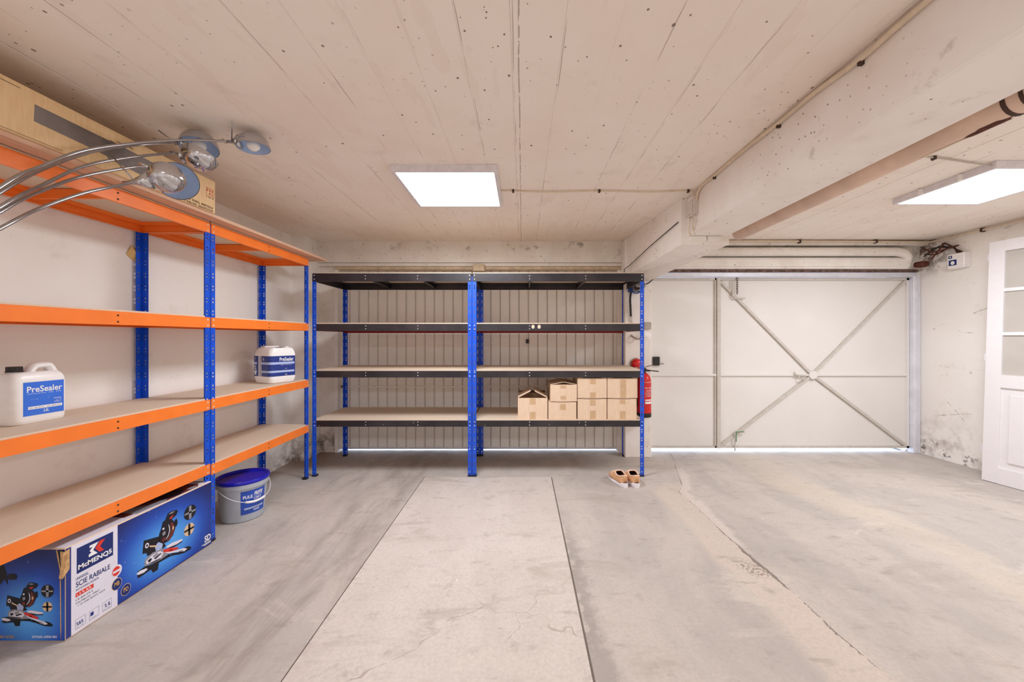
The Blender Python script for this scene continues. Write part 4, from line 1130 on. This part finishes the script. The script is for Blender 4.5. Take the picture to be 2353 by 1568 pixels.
o = thing('cable_bundle', 'coiled bundle of blue and brown wires at the top of the pillar', 'wires', (1.16, 3.98, 1.75))
rg = random.Random(11)
for j in range(9):
    cx_, cz_, rr = 1.182 + rg.uniform(-.02, .03), 1.765 + rg.uniform(-.025, .025), rg.uniform(.03, .06)
    ph = rg.uniform(0, 6)
    p = [(cx_ + rr * 1.1 * math.cos(ph + q * .7), 3.99 - .012 * (j % 4) + .01 * math.sin(q), cz_ + rr * .8 * math.sin(ph + q * .7)) for q in range(9)]
    obj('wire', T(*p, r=.006, k=4, n=6), ('cable_blue', 'wood_grey', 'cable_black', 'clip_brown', 'cable_grey')[j % 5], o, smooth=True)
obj('blue_box', B((1.10, 1.15, 3.985, 4.03, 1.72, 1.79), bevel=.004), 'cable_blue', o)
obj('wire', T((1.125, 4.0, 1.73), (1.115, 4.0, 1.65), (1.12, 4.005, 1.55), (1.125, 4.01, 1.47), r=.011, k=5), 'cable_black', o, smooth=True)
obj('wire', T((1.122, 4.01, 1.47), (1.115, 4.015, 1.43), (1.135, 4.015, 1.39), r=.004, k=4), 'cable_grey', o, smooth=True)
obj('wire', T((1.128, 4.01, 1.47), (1.135, 4.015, 1.42), (1.15, 4.015, 1.38), r=.004, k=4), 'cable_grey', o, smooth=True)
obj('wire', T((1.22, 3.99, 1.79), (1.30, 4.0, 1.81), (1.36, 4.02, 1.86), (1.44, 4.05, 1.93), r=.006, k=5), 'cable_black', o, smooth=True)
o = thing('wall_switch', 'old grey switch block and cable hook on the pillar behind the rack post', 'switch', (1.28, 4.0, 1.33))
obj('block', B((1.255, 1.325, 3.97, 4.03, 1.335, 1.408), bevel=.006, seg=2), 'wood_grey', o)
obj('hook', T((1.13, 4.02, 1.27), (1.15, 3.99, 1.25), (1.18, 3.97, 1.235), (1.215, 3.97, 1.245), (1.24, 3.99, 1.29), r=.010, k=5), 'wood_grey', o, smooth=True)

# ------------------------------------------------------------------ shoes
def shoe(loc, rz, label):
    o = thing('shoe', label, 'shoe', loc, rz, group='pair of tan shoes', local=True)
    L = .265
    hw = lambda t: .036 + .012 * math.sin(PI * max(0, min(1, t)) ** 1.3)
    def outline(sc, z, n=28):
        out = []
        for i in range(n):
            a = 2 * PI * i / n
            y = (.5 - .5 * math.cos(a)); s_ = math.sin(a)
            out.append((hw(y) * (abs(s_) ** .5) * (1 if s_ >= 0 else -1) * sc, -.006 + y * L * (1 + (sc - 1) * .3), z(y) if callable(z) else z))
        return out
    bm = bmesh.new()
    loft(bm, [outline(.90, 0), outline(.98, .003), outline(1.06, .010), outline(1.04, lambda y: .036 - .012 * y), outline(.98, lambda y: .039 - .012 * y)])
    obj('sole', bm, 'shoe_sole', o, smooth=True, auto=50)
    def surf(t, s_):
        """point of the upper: t from heel to toe, s_ from -1 (one side) over the top to 1"""
        h = .096 + .012 * math.sin(PI * min(1, t / .9)) if t < .45 else .108 - .10 * (t - .45) ** 1.05
        if t > .82: h = .030 + (h - .030) * math.sqrt(max(.02, 1 - ((t - .82) / .19) ** 2))
        e = math.sqrt(max(.03, 1 - abs((t - .5) / .5) ** 5))
        w = hw(t) * (.35 + .65 * e)
        a = PI / 2 * (1 - s_)
        ca, sa = math.cos(a), max(0, math.sin(a))
        lean = (.010 * (1 - t * 8) if t < .125 else 0)
        return Vector((w * (abs(ca) ** .55) * (1 if ca >= 0 else -1), .002 + t * (L - .016) + lean * (1 - sa), .030 + (h - .030) * sa ** .7))
    bm = bmesh.new()
    NT_, NS = 30, 24
    V = {(i, j): bm.verts.new(surf(i / NT_, -1 + 2 * j / NS)) for i in range(NT_ + 1) for j in range(NS + 1)}
    TC, TR, SR = .27, .235, .6
    for i in range(NT_):
        for j in range(NS):
            t, s_ = (i + .5) / NT_, -1 + 2 * (j + .5) / NS
            if ((t - TC) / TR) ** 2 + (s_ / SR) ** 2 < 1: continue
            bm.faces.new((V[i, j], V[i + 1, j], V[i + 1, j + 1], V[i, j + 1]))
    bm.faces.new([V[0, j] for j in range(NS + 1)]); bm.faces.new([V[NT_, j] for j in range(NS + 1)][::-1])
    for v in [v for v in bm.verts if not v.link_faces]: bm.verts.remove(v)
    up = obj('upper', bm, ['shoe_tan', 'shoe_lining'], o, smooth=True)
    md = up.modifiers.new('thick', 'SOLIDIFY'); md.thickness = .004; md.offset = -1; md.material_offset = 1
    rim = [surf(TC - TR * math.cos(2 * PI * i / 30), SR * math.sin(2 * PI * i / 30)) for i in range(30)]
    bm = bmesh.new(); tube(bm, rim + rim[:2], .0068, 8); obj('collar', bm, 'shoe_trim', o, smooth=True)
    for t in (.55, .66):
        bm = bmesh.new(); tube(bm, [surf(t + .05 * abs(q) , q) + Vector((0, 0, .001)) for q in [-.95 + 1.9 * k / 14 for k in range(15)]], .0045, 6)
        obj('strap', bm, 'shoe_trim', o, smooth=True)
    bm = bmesh.new(); bm.faces.new([bm.verts.new(p) for p in outline(.8, .040)]); obj('insole', bm, 'shoe_lining', o)
    return o
shoe((.862, 3.222, 0), math.radians(16), 'tan shoe with a white sole, the left one of the pair')
shoe((.955, 3.218, 0), math.radians(4), 'tan shoe with a white sole, the right one by the rack post')

# ------------------------------------------------------------------ door leaf leaning on the right wall
lo = Vector((4.03, 3.40, 0)); dv = Vector((.15, -.83, 0)); yaw = math.atan2(dv.y, dv.x)
o = thing('door_leaf', 'white panelled door leaf with glass panes leaning against the right wall', 'door', lo, yaw, local=True)
tilt = math.atan2(.09, 2.09)
# local x runs along the leaf towards the viewer, local y points to the wall, local z up
wd, ht, th = .84, 2.09, .04
def dbox(*bs, bevel=0):
    bm = B(*bs, bevel=bevel)
    # the leaf leans back: shear along local +y with height (a rotation about the bottom edge)
    bmesh.ops.rotate(bm, verts=bm.verts[:], cent=(0, 0, 0), matrix=Matrix.Rotation(-tilt, 3, 'X') if WALLSIDE > 0 else Matrix.Rotation(tilt, 3, 'X'))
    return bm
WALLSIDE = 1 if (Vector((-math.sin(yaw), math.cos(yaw), 0)).x > 0) else -1
def dy(a, b): return (a, b) if WALLSIDE > 0 else (-b, -a)
y0, y1 = dy(0, th)
z_ = [1.995, 1.674, 1.646, 1.297, 1.270, .932, .823, .14]
obj('stile', dbox((0, .10, y0, y1, 0.004, ht), bevel=.002), 'door_white', o)
obj('stile', dbox((wd - .10, wd, y0, y1, 0.004, ht), bevel=.002), 'door_white', o)
obj('rail', dbox((.10, wd - .10, y0, y1, z_[0], ht)), 'door_white', o)
obj('rail', dbox((.10, wd - .10, y0, y1, z_[6], z_[5])), 'door_white', o)
obj('rail', dbox((.10, wd - .10, y0, y1, .004, z_[7])), 'door_white', o)
a, b = dy(.006, th - .006)
for zz0, zz1 in ((z_[2], z_[1]), (z_[4], z_[3])):
    obj('glazing_bar', dbox((.10, wd - .10, a, b, zz0, zz1)), 'door_white', o)
obj('glazing_bar', dbox((wd / 2 - .014, wd / 2 + .014, a, b, z_[5], z_[0])), 'door_white', o)
a, b = dy(.018, .022)
for zz0, zz1 in ((z_[1], z_[0]), (z_[3], z_[2]), (z_[5], z_[4])):
    for xa, xb_ in ((.10, wd / 2 - .014), (wd / 2 + .014, wd - .10)):
        obj('pane', dbox((xa, xb_, a, b, zz0, zz1)), 'frosted_glass', o)
a, b = dy(.014, .026)
pn = obj('panel', dbox((.10, wd - .10, a, b, z_[7], z_[6])), 'door_white', o)
a, b = dy(.004, .016)
obj('panel_field', dbox((.15, wd - .15, a, b, z_[7] + .05, z_[6] - .05), bevel=.008), 'door_white', pn)
a, b = dy(.01, .03)
for zz in (1.93, 1.05, .25):
    obj('hinge', dbox((-.014, .0, a, b, zz, zz + .06)), 'white_metal', o)

# ------------------------------------------------------------------ arc lamp
lamp = thing('arc_lamp', 'chrome arc lamp with five arms and domed shades in front of the orange shelving', 'lamp', (-1.5, .72, 0))
bm = bmesh.new(); lathe(bm, [(.17, 0), (.17, .03), (.165, .035), (.03, .04), (.03, .12)], (-1.5, .72, 0), 40); obj('base', bm, 'chrome', lamp, smooth=True, auto=40)
ARMS = [
    [(-1.551, 1.15, 1.697), (-1.612, 1.3, 1.826), (-1.632, 1.444, 1.948), (-1.605, 1.614, 2.061), (-1.549, 1.749, 2.142), (-1.466, 1.88, 2.205), (-1.43, 1.905, 2.214)],
    [(-1.564, 1.16, 1.685), (-1.692, 1.396, 1.871), (-1.736, 1.573, 2.007), (-1.734, 1.743, 2.116), (-1.70, 1.86, 2.183), (-1.68, 1.885, 2.195)],
    [(-1.524, 1.13, 1.631), (-1.625, 1.311, 1.766), (-1.682, 1.488, 1.909), (-1.687, 1.652, 2.017), (-1.65, 1.80, 2.105), (-1.632, 1.83, 2.118)],
    [(-1.537, 1.14, 1.62), (-1.636, 1.32, 1.751), (-1.685, 1.491, 1.873), (-1.675, 1.66, 1.98), (-1.655, 1.71, 2.005)],
    [(-1.483, 1.1, 1.56), (-1.553, 1.253, 1.671), (-1.581, 1.399, 1.773), (-1.575, 1.517, 1.847), (-1.566, 1.555, 1.874)]]
SH = [((-1.335, 1.925, 2.192), (.08, .0, -1), .072), ((-1.585, 1.90, 2.180), (.15, -.24, -1), .080), ((-1.525, 1.84, 2.118), (.25, .35, .9), .072), ((-1.572, 1.765, 1.962), (.55, -.70, -.35), .080), ((-1.468, 1.60, 1.912), (-.45, .75, .55), .062)]
for i, a in enumerate(ARMS):
    j = (i - 2) * .012
    p = [(-1.5 + j, .72, .1), (-1.5 + j, .74, .9), (-1.5 + j, .86, 1.32)] + a
    obj('arm', T(*p, r=.0056, k=7, n=10), 'brushed_steel', lamp, smooth=True)
    c, ax, r = SH[i]
    c = Vector(c); ax = Vector(ax).normalized(); end = Vector(a[-1])
    bm = bmesh.new()
    prof = [(r, 0), (r * .99, -r * .2), (r * .93, -r * .45), (r * .8, -r * .68), (r * .6, -r * .86), (r * .33, -r * .97), (.002, -r)]
    lathe(bm, prof, c, 32, ax, (False, True))
    for f in bm.faces: f.material_index = 0
    n0 = len(bm.faces)
    prof2 = [(r - .002, 0), (r * .97, -r * .2), (r * .9, -r * .45), (r * .77, -r * .66), (r * .57, -r * .83), (r * .3, -r * .94), (.002, -r * .96)]
    lathe(bm, prof2, c, 32, ax, (False, True))
    bm.faces.ensure_lookup_table()
    for f in bm.faces[n0:]: f.material_index = 1
    sh = obj('shade', bm, ['chrome', 'shade_inside'], lamp, smooth=True)
    bm = bmesh.new(); lathe(bm, [(.010, -r * .9), (.012, -r * .6), (.026, -r * .35), (.030, -r * .15), (.026, .0), (.012, .012), (.002, .014)], c, 20, ax); obj('bulb', bm, 'frosted_bulb', sh, smooth=True)
    # neck between arm end and dome
    d = (c - end); d = d - ax * d.dot(ax) * .0
    tip = end + (c - ax * r * .45 - end) * (1 - .80 * r / max((c - ax * r * .45 - end).length, .03))
    bm = bmesh.new(); tube(bm, [end - (tip - end).normalized() * .03, end, end + (tip - end) * .25, tip], .01, 12, rs=[.008, .009, .014, .034]); obj('neck', bm, 'chrome', lamp, smooth=True)
RODS = [((-1.425, 1.90, 2.21), (-1.36, 1.815, 2.262)), ((-1.67, 1.86, 2.19), (-1.728, 1.84, 2.235)), ((-1.562, 1.56, 1.88), (-1.648, 1.55, 1.985))]
for a, b in RODS:
    obj('adjusting_rod', T(a, b, r=.003, n=6), 'brushed_steel', lamp, smooth=True)

# ------------------------------------------------------------------ small scrap on the left wall
bm = bmesh.new()
pts = [(2.275, 1.74), (2.30, 1.795), (2.325, 1.79), (2.36, 1.775), (2.375, 1.73), (2.34, 1.70), (2.31, 1.715)]
cc = bm.verts.new((XL + .02, 2.325, 1.75)); vv = [bm.verts.new((XL + .002 + .008 * (i % 2), p[0], p[1])) for i, p in enumerate(pts)]
for i in range(len(pts)): bm.faces.new((cc, vv[i], vv[(i + 1) % len(pts)]))
o = tag(obj('paper_scrap', bm, 'paper_yellow'), 'crumpled yellowish paper scrap on the left wall behind a post', 'paper')
